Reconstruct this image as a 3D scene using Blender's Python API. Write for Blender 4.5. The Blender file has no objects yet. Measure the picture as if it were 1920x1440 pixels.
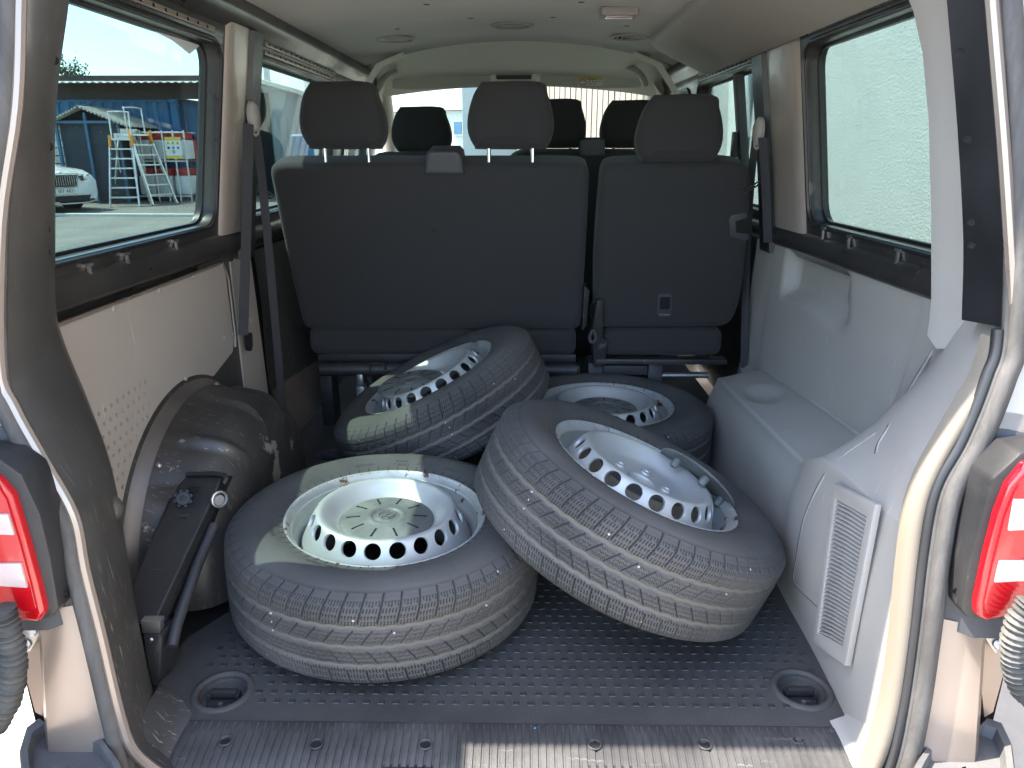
import bpy, bmesh, math, random
import numpy as np
from mathutils import Vector, Matrix
from mathutils.geometry import tessellate_polygon, delaunay_2d_cdt

random.seed(7)
rng = np.random.default_rng(7)
S = bpy.context.scene
COL = S.collection
R = math.radians

# ------------------------------------------------------------------ camera
F_PX = 1370.0
PITCH = math.atan(435 / F_PX)
YAW = math.atan(20 * math.cos(PITCH) / F_PX)
CAM = Vector((0.02, 0.0, 0.975))
FW = Vector((-math.sin(YAW) * math.cos(PITCH), math.cos(YAW) * math.cos(PITCH), -math.sin(PITCH)))
RT = Vector((math.cos(YAW), math.sin(YAW), 0))
UP = RT.cross(FW)
cd = bpy.data.cameras.new('camera')
cd.sensor_fit = 'HORIZONTAL'
cd.sensor_width = 36.0
cd.lens = 36.0 * F_PX / 1920
cd.clip_start = 0.02
cd.clip_end = 2000
cam = bpy.data.objects.new('camera', cd)
COL.objects.link(cam)
m3 = Matrix((RT, UP, -FW)).transposed()
cam.matrix_world = Matrix.Translation(CAM) @ m3.to_4x4()
S.camera = cam

# ------------------------------------------------------------------ sky, sun, exposure
SUN_TRAVEL = Vector((0.60, -0.04, -1.0)).normalized()
w = bpy.data.worlds.new('World')
S.world = w
w.use_nodes = True
nt = w.node_tree
sky = nt.nodes.new('ShaderNodeTexSky')
sky.sky_type = 'NISHITA'
sky.sun_disc = False
sp = -SUN_TRAVEL
sky.sun_elevation = math.asin(sp.z)
sky.sun_rotation = math.atan2(sp.x, sp.y)
sky.air_density = 1.0
sky.dust_density = 1.2
sky.ozone_density = 1.0
nt.links.new(sky.outputs[0], nt.nodes['Background'].inputs[0])
nt.nodes['Background'].inputs[1].default_value = 0.15
sl = bpy.data.lights.new('sun', 'SUN')
sl.energy = 3.0
sl.angle = R(0.5)
sl.color = (1.0, 0.93, 0.82)
so = bpy.data.objects.new('sun', sl)
so.rotation_euler = SUN_TRAVEL.to_track_quat('-Z', 'Y').to_euler()
so.location = (-20, 3, 35)
COL.objects.link(so)
vs = S.view_settings
vs.view_transform = 'Standard'
vs.look = 'None'
vs.gamma = 1.0
vs.use_curve_mapping = False
vs.exposure = 2.9
S.render.engine = 'CYCLES'
S.cycles.max_bounces = 12
S.cycles.diffuse_bounces = 6
S.cycles.glossy_bounces = 4
S.cycles.transmission_bounces = 8
S.cycles.transparent_max_bounces = 16
S.cycles.caustics_reflective = False
S.cycles.caustics_refractive = False

# ------------------------------------------------------------------ pixel rays (photo pixels 1920x1440 -> points on known planes)
def ray(u, v):
    return RT * ((u - 960) / F_PX) - UP * ((v - 720) / F_PX) + FW
def onplane(u, v, p, n):
    r = ray(u, v); n = Vector(n)
    return CAM + r * ((Vector(p) - CAM).dot(n) / r.dot(n))
def onx(u, v, x): return onplane(u, v, (x, 0, 0), (1, 0, 0))
def ony(u, v, y): return onplane(u, v, (0, y, 0), (0, 1, 0))
def onz(u, v, z): return onplane(u, v, (0, 0, z), (0, 0, 1))
def onopen(u, v, dy=0): return onplane(u, v, (0, .95 + dy, 0), (0, 1, -.14))   # plane of the rear door opening
WSL = .1577
def onwin(u, v, s): return onplane(u, v, (s * .842, 0, .75), (s, 0, WSL))
def winx(z): return .842 - (z - .75) * WSL

# ------------------------------------------------------------------ materials
MATS = {}
def mat(name, col, rough=.5, metal=0., var=.12, vscale=6., bump=0., bscale=300., coat=0., sheen=0., spec=.5,
        scratch=None, scr_scale=14, scr_amt=.5, scr_cut=.715, spots=None, spot_scale=8., spot_cut=.68, dust=None, dust_amt=.3, dust_scale=3., emit=None, rvar=.08, aniso=(1, 1, 1), scr_z=None, bdist=.002):
    m = bpy.data.materials.new(name); m.use_nodes = True
    N = m.node_tree.nodes; L = m.node_tree.links
    b = N['Principled BSDF']
    b.inputs['Roughness'].default_value = rough
    b.inputs['Metallic'].default_value = metal
    b.inputs['Coat Weight'].default_value = coat
    b.inputs['Coat Roughness'].default_value = .1
    b.inputs['Sheen Weight'].default_value = sheen
    b.inputs['Specular IOR Level'].default_value = spec
    tc = N.new('ShaderNodeTexCoord')
    mp = N.new('ShaderNodeMapping'); mp.inputs['Scale'].default_value = aniso
    L.new(tc.outputs['Object'], mp.inputs[0])
    P = mp.outputs[0]
    def noise(sc, det=4., rgh=.6, dis=0.):
        n = N.new('ShaderNodeTexNoise'); n.inputs['Scale'].default_value = sc
        n.inputs['Detail'].default_value = det; n.inputs['Roughness'].default_value = rgh
        n.inputs['Distortion'].default_value = dis
        L.new(P, n.inputs['Vector']); return n
    def ramp(src, a, bb, ca=(0, 0, 0, 1), cb=(1, 1, 1, 1)):
        r = N.new('ShaderNodeValToRGB'); e = r.color_ramp.elements
        e[0].position = a; e[0].color = ca; e[1].position = bb; e[1].color = cb
        L.new(src, r.inputs[0]); return r.outputs[0]
    def mix(f, a, bb):
        x = N.new('ShaderNodeMix'); x.data_type = 'RGBA'
        if isinstance(f, (int, float)): x.inputs[0].default_value = f
        else: L.new(f, x.inputs[0])
        for i, q in ((6, a), (7, bb)):
            if isinstance(q, tuple): x.inputs[i].default_value = (*q[:3], 1)
            else: L.new(q, x.inputs[i])
        return x.outputs[2]
    lo = tuple(c * (1 - var) for c in col); hi = tuple(min(1, c * (1 + var)) for c in col)
    n1 = noise(vscale)
    c = ramp(n1.outputs[0], .3, .7, (*lo, 1), (*hi, 1))
    rr = ramp(n1.outputs[0], .3, .7, (max(0, rough - rvar),) * 3 + (1,), (min(1, rough + rvar),) * 3 + (1,))
    L.new(rr, b.inputs['Roughness'])
    if dust:
        nd = noise(dust_scale, 6, .7, .5)
        f = ramp(nd.outputs[0], .42, .78, (0, 0, 0, 1), (dust_amt,) * 3 + (1,))
        c = mix(f, c, dust)
    if spots:
        ns = noise(spot_scale, 5, .65, .3)
        f = ramp(ns.outputs[0], spot_cut, spot_cut + .03)
        c = mix(f, c, spots)
    if scratch:
        # thin random streaks: stretched noise thresholded, two directions
        for k, rot in enumerate(((.5, .3, .6), (-.7, .4, -.9))):
            mp2 = N.new('ShaderNodeMapping'); mp2.inputs['Rotation'].default_value = rot
            mp2.inputs['Scale'].default_value = (scr_scale * 1.2, scr_scale * 12, scr_scale * .9)
            L.new(tc.outputs['Object'], mp2.inputs[0])
            n2 = N.new('ShaderNodeTexNoise'); n2.inputs['Scale'].default_value = 1.; n2.inputs['Detail'].default_value = 2.
            n2.inputs['Distortion'].default_value = .6
            L.new(mp2.outputs[0], n2.inputs['Vector'])
            f = ramp(n2.outputs[0], scr_cut, scr_cut + .03, (0, 0, 0, 1), (scr_amt,) * 3 + (1,))
            if scr_z:
                sx_ = N.new('ShaderNodeSeparateXYZ'); L.new(tc.outputs['Object'], sx_.inputs[0])
                mr = N.new('ShaderNodeMapRange'); mr.inputs[1].default_value = scr_z[0]; mr.inputs[2].default_value = scr_z[1]; mr.inputs[3].default_value = 1.; mr.inputs[4].default_value = .12
                L.new(sx_.outputs[2], mr.inputs[0]); mm = N.new('ShaderNodeMath'); mm.operation = 'MULTIPLY'; L.new(mr.outputs[0], mm.inputs[0]); L.new(f, mm.inputs[1]); f = mm.outputs[0]
            c = mix(f, c, scratch)
    L.new(c, b.inputs['Base Color'])
    if bump:
        nb = noise(bscale, 3, .55)
        bp = N.new('ShaderNodeBump'); bp.inputs['Strength'].default_value = bump; bp.inputs['Distance'].default_value = bdist
        L.new(nb.outputs[0], bp.inputs['Height']); L.new(bp.outputs[0], b.inputs['Normal'])
    if emit:
        b.inputs['Emission Color'].default_value = (*emit[:3], 1); b.inputs['Emission Strength'].default_value = emit[3]
    MATS[name] = m
    return m
def glass(name, tint, refl=.07, rough=0.0, dirt=.05):
    m = bpy.data.materials.new(name); m.use_nodes = True
    N = m.node_tree.nodes; L = m.node_tree.links
    for n in list(N):
        if n.type == 'BSDF_PRINCIPLED': N.remove(n)
    out = [n for n in N if n.type == 'OUTPUT_MATERIAL'][0]
    t = N.new('ShaderNodeBsdfTransparent'); t.inputs[0].default_value = (*tint, 1)
    g = N.new('ShaderNodeBsdfGlossy'); g.inputs['Roughness'].default_value = .02
    d = N.new('ShaderNodeBsdfDiffuse'); d.inputs[0].default_value = (.75, .74, .7, 1)
    lf = N.new('ShaderNodeLayerWeight'); lf.inputs[0].default_value = .5
    pw = N.new('ShaderNodeMath'); pw.operation = 'POWER'; L.new(lf.outputs['Facing'], pw.inputs[0]); pw.inputs[1].default_value = 4.
    lw = N.new('ShaderNodeMath'); lw.operation = 'MULTIPLY_ADD'; L.new(pw.outputs[0], lw.inputs[0]); lw.inputs[1].default_value = .45; lw.inputs[2].default_value = refl * .5
    mx = N.new('ShaderNodeMixShader'); L.new(lw.outputs[0], mx.inputs[0]); L.new(t.outputs[0], mx.inputs[1]); L.new(g.outputs[0], mx.inputs[2])
    tc = N.new('ShaderNodeTexCoord'); ns = N.new('ShaderNodeTexNoise'); ns.inputs['Scale'].default_value = 160; ns.inputs['Detail'].default_value = 3
    L.new(tc.outputs['Object'], ns.inputs['Vector'])
    n3 = N.new('ShaderNodeTexNoise'); n3.inputs['Scale'].default_value = 5; L.new(tc.outputs['Object'], n3.inputs['Vector'])
    r = N.new('ShaderNodeValToRGB'); r.color_ramp.elements[0].position = .72; r.color_ramp.elements[1].position = .76
    r.color_ramp.elements[1].color = (.45, .45, .45, 1)
    L.new(ns.outputs[0], r.inputs[0])
    r2 = N.new('ShaderNodeValToRGB'); r2.color_ramp.elements[0].position = .45; r2.color_ramp.elements[1].position = .75
    r2.color_ramp.elements[0].color = (dirt * .4,) * 3 + (1,); r2.color_ramp.elements[1].color = (dirt * 1.6,) * 3 + (1,)
    L.new(n3.outputs[0], r2.inputs[0])
    ad = N.new('ShaderNodeMath'); ad.operation = 'MAXIMUM'; L.new(r.outputs[0], ad.inputs[0]); L.new(r2.outputs[0], ad.inputs[1])
    m2 = N.new('ShaderNodeMixShader'); L.new(ad.outputs[0], m2.inputs[0]); L.new(mx.outputs[0], m2.inputs[1]); L.new(d.outputs[0], m2.inputs[2])
    L.new(m2.outputs[0], out.inputs[0]); MATS[name] = m
    return m

mat('shell_dark', (.050, .046, .044), .33, .35, scratch=(.30, .28, .25), scr_scale=9, scr_amt=.35, dust=(.16, .15, .14), dust_amt=.25, coat=.25)
mat('pillar_dark', (.085, .078, .072), .42, .3, scratch=(.46, .45, .39), scr_scale=22, scr_amt=.85, scr_cut=.68, scr_z=(.2, .5), dust=(.2, .19, .18), dust_amt=.35, coat=.1)
mat('shell_black', (.018, .018, .02), .4, .0, var=.2, dust=(.1, .1, .1), dust_amt=.15, coat=.1)
mat('paint_beige', (.38, .305, .255), .34, .55, var=.1, vscale=3, coat=.4, dust=(.34, .28, .24), dust_amt=.5)
mat('paint_arch', (.085, .077, .071), .42, .45, var=.3, vscale=3.5, spots=(.42, .40, .33), spot_scale=5.5, spot_cut=.615, scratch=(.36, .33, .29), scr_scale=26, scr_amt=.6, scr_cut=.69)
mat('hardboard', (.42, .37, .33), .72, bump=.06, bscale=400, var=.05, vscale=2.5, scratch=(.6, .56, .5), scr_scale=6, scr_amt=.35, dust=(.36, .32, .28), dust_amt=.4)
mat('trim_grey', (.355, .328, .298), .55, bump=.14, bscale=700, var=.05, vscale=2.5, scratch=(.62, .63, .62), scr_scale=9, scr_amt=.35, dust=(.34, .34, .33), dust_amt=.35)
mat('trim_light', (.365, .342, .315), .55, bump=.12, bscale=700, var=.04, vscale=3)
mat('headliner', (.53, .505, .475), .95, bump=.3, bscale=260, var=.06, vscale=4, sheen=.2, aniso=(.25, 1.6, 1))
mat('cab_cream', (.78, .74, .64), .85, bump=.08, bscale=500, var=.03)
mat('visor_grey', (.58, .57, .50), .9, bump=.1, bscale=500, var=.03)
mat('fabric', (.0265, .025, .0255), .95, bump=.35, bscale=900, var=.12, vscale=5, sheen=.08)
mat('plastic_black', (.020, .020, .022), .45, bump=.12, bscale=600, var=.2, scratch=(.25, .25, .24), scr_scale=12, scr_amt=.25, dust=(.10, .095, .085), dust_amt=.3)
mat('plastic_dark', (.045, .045, .05), .5, bump=.08, bscale=600, var=.15)
mat('mat_pad', (.033, .0325, .032), .5, bump=.2, bscale=420, var=.2)
mat('rubber_mat', (.046, .0435, .041), .62, bump=.5, bscale=420, var=.2, vscale=3, dust=(.11, .105, .095), dust_amt=.55, dust_scale=2.2, spec=.45)
mat('sill_plastic', (.037, .0355, .035), .52, bump=.25, bscale=350, var=.15, dust=(.17, .16, .15), dust_amt=.45, dust_scale=5, scratch=(.3, .3, .3), scr_scale=10, scr_amt=.2)
mat('seal_rubber', (.062, .058, .054), .7, bump=.3, bscale=160, var=.2, vscale=30, dust=(.16, .148, .136), dust_amt=.6, dust_scale=30, aniso=(1, 1, .25))
mat('belt', (.045, .044, .048), .8, bump=.3, bscale=900, var=.1)
mat('steel_rim', (.50, .505, .495), .44, .4, var=.06, vscale=5, spots=(.16, .085, .03), spot_scale=16, spot_cut=.72, rvar=.1, dust=(.32, .31, .28), dust_amt=.35, dust_scale=6)
mat('steel_barrel', (.52, .53, .52), .42, .4, var=.08, vscale=6, spots=(.15, .075, .025), spot_scale=22, spot_cut=.605, rvar=.1, dust=(.28, .26, .22), dust_amt=.6, dust_scale=9)
mat('pillar_lit_beige', (.50, .42, .365), .33, .35, var=.1, vscale=3, coat=.3, dust=(.40, .34, .30), dust_amt=.4)  # body beige made paler, so light on the pillars is in the colour
mat('arch_rim', (.15, .13, .115), .42, .4, var=.25, vscale=4)
mat('edge_sun_tint', (.19, .16, .122), .6, bump=.25, bscale=500, var=.05)  # grey trim plastic, with the warm tone of sunlight put into its colour
mat('bumper_grey', (.085, .085, .088), .6, var=.2, bump=.15, bscale=300, dust=(.24, .22, .2), dust_amt=.6, dust_scale=4)
mat('cap_plastic', (.115, .118, .112), .55, var=.15, vscale=8, dust=(.32, .32, .29), dust_amt=.6, dust_scale=7, scratch=(.4, .4, .38), scr_scale=20, scr_amt=.3)
mat('chrome', (.82, .82, .83), .12, 1., var=.03)
mat('steel', (.45, .45, .45), .35, .9, var=.2)
mat('lead', (.55, .56, .6), .4, .8, var=.2, vscale=30)
mat('red_lens', (.45, .004, .010), .18, coat=1., var=.05, bump=.12, bscale=180)
mat('white_lens', (.55, .44, .43), .2, coat=1., var=.04, bump=.3, bscale=150, aniso=(.2, 1, 3))
mat('conduit', (.055, .053, .05), .75, var=.3, vscale=20, dust=(.2, .19, .165), dust_amt=.6, dust_scale=9)
mat('white_paint', (.78, .77, .74), .5, var=.05)
mat('yellow_paint', (.75, .55, .05), .5, var=.05)
mat('orange_plastic', (.75, .30, .03), .5, var=.05)
mat('black_print', (.012, .012, .012), .6, var=.05)
mat('red_paint', (.5, .03, .025), .45, var=.1)
mat('asphalt', (.15, .145, .13), .9, bump=.6, bscale=60, var=.25, vscale=1.2, dust=(.27, .25, .22), dust_amt=.5, dust_scale=.4)
mat('paver', (.42, .37, .31), .9, bump=.5, bscale=90, var=.15, vscale=4)
mat('stucco', (.42, .415, .40), .95, bump=1.0, bscale=48, bdist=.009, var=.05, vscale=1.5)
mat('container_blue', (.045, .16, .32), .55, var=.18, vscale=1.2, dust=(.12, .22, .33), dust_amt=.4, dust_scale=2, spots=(.12, .07, .04), spot_scale=4, spot_cut=.75)
mat('roof_sheet', (.62, .60, .53), .6, .1, var=.15, vscale=2)
mat('fascia', (.05, .035, .032), .7, var=.3, vscale=1)
mat('shed_mesh', (.05, .06, .07), .8, bump=.5, bscale=30, var=.3, vscale=3)
mat('blue_frame', (.06, .16, .27), .5, var=.15)
mat('aluminium', (.72, .72, .70), .35, .7, var=.08)
mat('grey_sheet', (.30, .33, .34), .6, .1, var=.15, vscale=1)
mat('concrete', (.55, .55, .52), .9, bump=.3, bscale=30, var=.08, vscale=1)
mat('white_wall', (.82, .82, .80), .9, var=.04, vscale=1)
mat('planks', (.55, .42, .34), .85, var=.2, vscale=4, aniso=(3, 3, .3), bump=.2, bscale=20)
mat('bark', (.10, .075, .055), .9, var=.3, vscale=10)
mat('leaf', (.06, .085, .03), .7, var=.35, vscale=6)
mat('car_white', (.75, .75, .74), .25, coat=1., var=.02)
mat('car_glass', (.02, .025, .03), .08, coat=1., var=.05)
mat('film', (.75, .77, .76), .5, var=.03)
mat('stone_fleck', (.62, .58, .52), .8, var=.2, vscale=40)
mat('hole_black', (.006, .006, .006), .9, var=.1)
glass('glass_side', (.455, .54, .525), dirt=.008)
glass('glass_front', (.80, .88, .84), dirt=.015)

# tyre rubber: dusty tread grooves from a mesh attribute
def tyre_material():
    m = bpy.data.materials.new('tyre_rubber'); m.use_nodes = True
    N = m.node_tree.nodes; L = m.node_tree.links; b = N['Principled BSDF']
    tc = N.new('ShaderNodeTexCoord')
    def noise(sc, det=4.):
        n = N.new('ShaderNodeTexNoise'); n.inputs['Scale'].default_value = sc; n.inputs['Detail'].default_value = det
        L.new(tc.outputs['Object'], n.inputs['Vector']); return n.outputs[0]
    def ramp(s, a, c, ca, cb):
        r = N.new('ShaderNodeValToRGB'); e = r.color_ramp.elements; e[0].position = a; e[1].position = c
        e[0].color = (*ca, 1); e[1].color = (*cb, 1); L.new(s, r.inputs[0]); return r.outputs[0]
    def mix(f, a, c):
        x = N.new('ShaderNodeMix'); x.data_type = 'RGBA'; L.new(f, x.inputs[0])
        for i, q in ((6, a), (7, c)):
            if isinstance(q, tuple): x.inputs[i].default_value = (*q, 1)
            else: L.new(q, x.inputs[i])
        return x.outputs[2]
    base = ramp(noise(7, 6), .3, .7, (.050, .0485, .047), (.080, .076, .072))
    c = mix(ramp(noise(2.2, 5), .45, .7, (0, 0, 0), (.55, .55, .55)), base, (.112, .104, .096))
    at = N.new('ShaderNodeAttribute'); at.attribute_name = 'dust'
    c = mix(at.outputs['Fac'], c, (.150, .136, .115))
    at2 = N.new('ShaderNodeAttribute'); at2.attribute_name = 'slot'
    c = mix(at2.outputs['Fac'], c, (.012, .012, .013))
    # little stones stuck in the tread
    v = N.new('ShaderNodeTexVoronoi'); v.inputs['Scale'].default_value = 55; L.new(tc.outputs['Object'], v.inputs['Vector'])
    near = ramp(v.outputs['Distance'], .10, .14, (1, 1, 1), (0, 0, 0))
    sx = N.new('ShaderNodeSeparateColor'); L.new(v.outputs['Color'], sx.inputs[0])
    pick = ramp(sx.outputs[0], .90, .905, (0, 0, 0), (1, 1, 1))
    at3 = N.new('ShaderNodeAttribute'); at3.attribute_name = 'tread'
    mu = N.new('ShaderNodeMath'); mu.operation = 'MULTIPLY'; L.new(near, mu.inputs[0]); L.new(pick, mu.inputs[1])
    mu2 = N.new('ShaderNodeMath'); mu2.operation = 'MULTIPLY'; L.new(mu.outputs[0], mu2.inputs[0]); L.new(at3.outputs['Fac'], mu2.inputs[1])
    c = mix(mu2.outputs[0], c, (.52, .47, .40))
    L.new(c, b.inputs['Base Color'])
    b.inputs['Roughness'].default_value = .82
    b.inputs['Specular IOR Level'].default_value = .35
    bp = N.new('ShaderNodeBump'); bp.inputs['Strength'].default_value = .25; bp.inputs['Distance'].default_value = .001
    L.new(noise(450, 3), bp.inputs['Height']); L.new(bp.outputs[0], b.inputs['Normal'])
    MATS['tyre_rubber'] = m
tyre_material()

# ------------------------------------------------------------------ mesh helpers
class MB:
    def __init__(s): s.v = []; s.f = []
    def add(s, vs, fs):
        o = len(s.v); s.v += [tuple(p) for p in vs]; s.f += [tuple(i + o for i in f) for f in fs]; return s
    def box(s, c, d, rot=None):
        c = Vector(c); h = Vector(d) / 2
        P = [Vector((x * h.x, y * h.y, z * h.z)) for x in (-1, 1) for y in (-1, 1) for z in (-1, 1)]
        if rot is not None: P = [rot @ p for p in P]
        return s.add([c + p for p in P], [(0, 1, 3, 2), (4, 6, 7, 5), (0, 4, 5, 1), (2, 3, 7, 6), (0, 2, 6, 4), (1, 5, 7, 3)])
    def bar(s, a, b, wd, ht, upv=(0, 0, 1)):
        a = Vector(a); b = Vector(b); d = (b - a); l = d.length; d.normalize()
        u = Vector(upv); x = d.cross(u)
        if x.length < 1e-4: x = d.cross(Vector((1, 0, 0)))
        x.normalize(); u = x.cross(d)
        return s.box((a + b) / 2, (wd, l, ht), Matrix((x, d, u)).transposed())
    def tube(s, path, r, n=10, closed=False, cap=True):
        P = [Vector(p) for p in path]; k = len(P); rs = r if isinstance(r, (list, tuple)) else [r] * k
        o = len(s.v); nrm = None
        for i in range(k):
            if closed: t = P[(i + 1) % k] - P[i - 1]
            else: t = P[min(i + 1, k - 1)] - P[max(i - 1, 0)]
            t.normalize()
            if nrm is None:
                nrm = t.orthogonal().normalized()
            nrm = (nrm - t * nrm.dot(t))
            if nrm.length < 1e-5: nrm = t.orthogonal()
            nrm.normalize(); bi = t.cross(nrm)
            for j in range(n):
                a = 2 * math.pi * j / n
                s.v.append(tuple(P[i] + (nrm * math.cos(a) + bi * math.sin(a)) * rs[i]))
        for i in range(k if closed else k - 1):
            for j in range(n):
                a = o + i * n + j; b = o + i * n + (j + 1) % n; c = o + ((i + 1) % k) * n + (j + 1) % n; d = o + ((i + 1) % k) * n + j
                s.f.append((a, b, c, d))
        if cap and not closed:
            s.f.append(tuple(o + j for j in reversed(range(n)))); s.f.append(tuple(o + (k - 1) * n + j for j in range(n)))
        return s
    def grid(s, rows, closed_u=False, closed_v=False):
        o = len(s.v); nr = len(rows); nc = len(rows[0])
        for r in rows: s.v += [tuple(p) for p in r]
        for i in range(nr if closed_u else nr - 1):
            for j in range(nc if closed_v else nc - 1):
                s.f.append((o + i * nc + j, o + i * nc + (j + 1) % nc, o + ((i + 1) % nr) * nc + (j + 1) % nc, o + ((i + 1) % nr) * nc + j))
        return s
    def lathe(s, prof, n=48, M=Matrix.Identity(4), a0=0, a1=2 * math.pi):
        full = abs(a1 - a0 - 2 * math.pi) < 1e-6
        k = n if full else n + 1
        rows = [[M @ Vector((r * math.cos(a0 + (a1 - a0) * j / n), r * math.sin(a0 + (a1 - a0) * j / n), z)) for j in range(k)] for r, z in prof]
        return s.grid(rows, closed_v=full)
    def prism(s, pts, off):
        P = [Vector(p) for p in pts]; off = Vector(off); n = len(P); o = len(s.v)
        s.v += [tuple(p) for p in P] + [tuple(p + off) for p in P]
        s.f.append(tuple(o + i for i in range(n))); s.f.append(tuple(o + n + i for i in reversed(range(n))))
        for i in range(n): s.f.append((o + i, o + n + i, o + n + (i + 1) % n, o + (i + 1) % n))
        return s
    def sheet(s, outer, holes, to3, off):
        loops = [outer] + list(holes); off = Vector(off)
        flat = [p for l in loops for p in l]
        tris = tessellate_polygon([[Vector((p[0], p[1], 0)) for p in l] for l in loops])
        P = [Vector(to3(*p)) for p in flat]; n = len(P); o = len(s.v)
        s.v += [tuple(p) for p in P] + [tuple(p + off) for p in P]
        for t in tris:
            s.f.append(tuple(o + i for i in t)); s.f.append(tuple(o + n + i for i in reversed(t)))
        b = 0
        for l in loops:
            k = len(l)
            for i in range(k): s.f.append((o + b + i, o + b + (i + 1) % k, o + n + b + (i + 1) % k, o + n + b + i))
            b += k
        return s

def inside(p, poly):
    c = False; n = len(poly)
    for i in range(n):
        a, b = poly[i - 1], poly[i]
        if (a[1] > p[1]) != (b[1] > p[1]) and p[0] < (b[0] - a[0]) * (p[1] - a[1]) / (b[1] - a[1]) + a[0]: c = not c
    return c
def perforated(outer, holes, to3, off):
    loops = [outer] + holes; vs = []; es = []
    for l in loops:
        b = len(vs); vs += [Vector(p) for p in l]; es += [(b + i, b + (i + 1) % len(l)) for i in range(len(l))]
    rv, re_, rf, *_ = delaunay_2d_cdt(vs, es, [], 0, 1e-6)
    hc = np.array([(sum(p[0] for p in h) / len(h), sum(p[1] for p in h) / len(h)) for h in holes])
    mb = MB(); off = Vector(off); n = len(rv)
    mb.v = [tuple(to3(p[0], p[1])) for p in rv] + [tuple(Vector(to3(p[0], p[1])) + off) for p in rv]
    for f in rf:
        c = (sum(rv[i][0] for i in f) / len(f), sum(rv[i][1] for i in f) / len(f))
        if not inside(c, outer): continue
        k = int(np.argmin(((hc - c) ** 2).sum(1)))
        if inside(c, holes[k]): continue
        mb.f.append(tuple(f)); mb.f.append(tuple(n + i for i in reversed(f)))
    for l in holes:
        b = len(mb.v); k = len(l)
        mb.v += [tuple(to3(*p)) for p in l] + [tuple(Vector(to3(*p)) + off) for p in l]
        mb.f += [(b + i, b + (i + 1) % k, b + k + (i + 1) % k, b + k + i) for i in range(k)]
    return mb

def mesh_of(name, mb, material, smooth=35, bevel=0., bseg=2, weld=False):
    me = bpy.data.meshes.new(name)
    me.from_pydata(mb.v, [], mb.f)
    bm = bmesh.new(); bm.from_mesh(me)
    if weld: bmesh.ops.remove_doubles(bm, verts=bm.verts, dist=1e-5)
    bmesh.ops.recalc_face_normals(bm, faces=bm.faces)
    if bevel > 0:
        ed = [e for e in bm.edges if len(e.link_faces) == 2 and e.calc_face_angle(0) > R(30)]
        bmesh.ops.bevel(bm, geom=ed, offset=bevel, segments=bseg, profile=.6, affect='EDGES', clamp_overlap=True)
    bm.to_mesh(me); bm.free()
    if smooth:
        me.polygons.foreach_set('use_smooth', [True] * len(me.polygons))
        if smooth < 179: me.set_sharp_from_angle(angle=R(smooth))
    if material: me.materials.append(MATS[material])
    return me
def link(name, me, parent=None):
    o = bpy.data.objects.new(name, me); COL.objects.link(o)
    if parent:
        o.parent = parent; o.matrix_parent_inverse = parent_world(parent).inverted()
    return o
WORLD = {}
def parent_world(p):
    M = Matrix.Identity(4)
    while p is not None:
        M = p.matrix_parent_inverse @ p.matrix_basis @ M if p.parent else p.matrix_basis @ M
        p = p.parent
    return M
def part(name, mb, material, parent, **k):
    return link(name, mesh_of(name, mb, material, **k), parent)
def thing(name, label, cat, loc, group=None, M=None):
    o = bpy.data.objects.new(name, None); COL.objects.link(o)
    if M is not None: o.matrix_basis = M
    else: o.location = loc
    o.empty_display_size = .1
    o['label'] = label; o['category'] = cat
    if group: o['group'] = group
    return o
def tag(o, label, cat, group=None):
    o['label'] = label; o['category'] = cat
    if group: o['group'] = group
    return o
def struct(o): o['kind'] = 'structure'; return o
def copy_tree(o, parent=None):
    c = o.copy(); COL.objects.link(c)
    if parent: c.parent = parent
    for ch in list(o.children): copy_tree(ch, c)
    return c
def rrect(x0, x1, y0, y1, r, n=5):
    out = []
    for cx, cy, a in ((x1 - r, y0 + r, -90), (x1 - r, y1 - r, 0), (x0 + r, y1 - r, 90), (x0 + r, y0 + r, 180)):
        for i in range(n + 1):
            t = R(a + 90 * i / n); out.append((cx + r * math.cos(t), cy + r * math.sin(t)))
    return out
def catmull(P, sub):
    P = [Vector(p) for p in P]; out = []
    for i in range(len(P) - 1):
        p0 = P[i - 1] if i else P[0] * 2 - P[1]; p1 = P[i]; p2 = P[i + 1]
        p3 = P[i + 2] if i + 2 < len(P) else P[-1] * 2 - P[-2]
        for k in range(sub):
            t = k / sub
            out.append(.5 * ((2 * p1) + (p2 - p0) * t + (2 * p0 - 5 * p1 + 4 * p2 - p3) * t * t + (3 * p1 - p0 - 3 * p2 + p3) * t ** 3))
    out.append(P[-1]); return out
def circle2(cx, cy, r, n=24): return [(cx + r * math.cos(2 * math.pi * i / n), cy + r * math.sin(2 * math.pi * i / n)) for i in range(n)]
def frame(c, n, spin=0.):
    n = Vector(n).normalized(); a = Vector((0, 1, 0)).cross(n).normalized(); b = n.cross(a)
    M = Matrix((a, b, n)).transposed().to_4x4()
    return Matrix.Translation(Vector(c)) @ M @ Matrix.Rotation(spin, 4, 'Z')
def text_mesh(txt, size, depth=.001):
    cu = bpy.data.curves.new('t', 'FONT'); cu.body = txt; cu.size = size; cu.extrude = depth; cu.resolution_u = 2
    cu.align_x = 'CENTER'; cu.align_y = 'CENTER'
    o = bpy.data.objects.new('t', cu); COL.objects.link(o)
    dg = bpy.context.evaluated_depsgraph_get(); me = bpy.data.meshes.new_from_object(o.evaluated_get(dg))
    mb = MB(); mb.add([v.co[:] for v in me.vertices], [tuple(p.vertices) for p in me.polygons])
    bpy.data.objects.remove(o); bpy.data.curves.remove(cu); bpy.data.meshes.remove(me)
    return mb
def xform(mb, fn): mb.v = [tuple(fn(Vector(p))) for p in mb.v]; return mb
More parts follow.
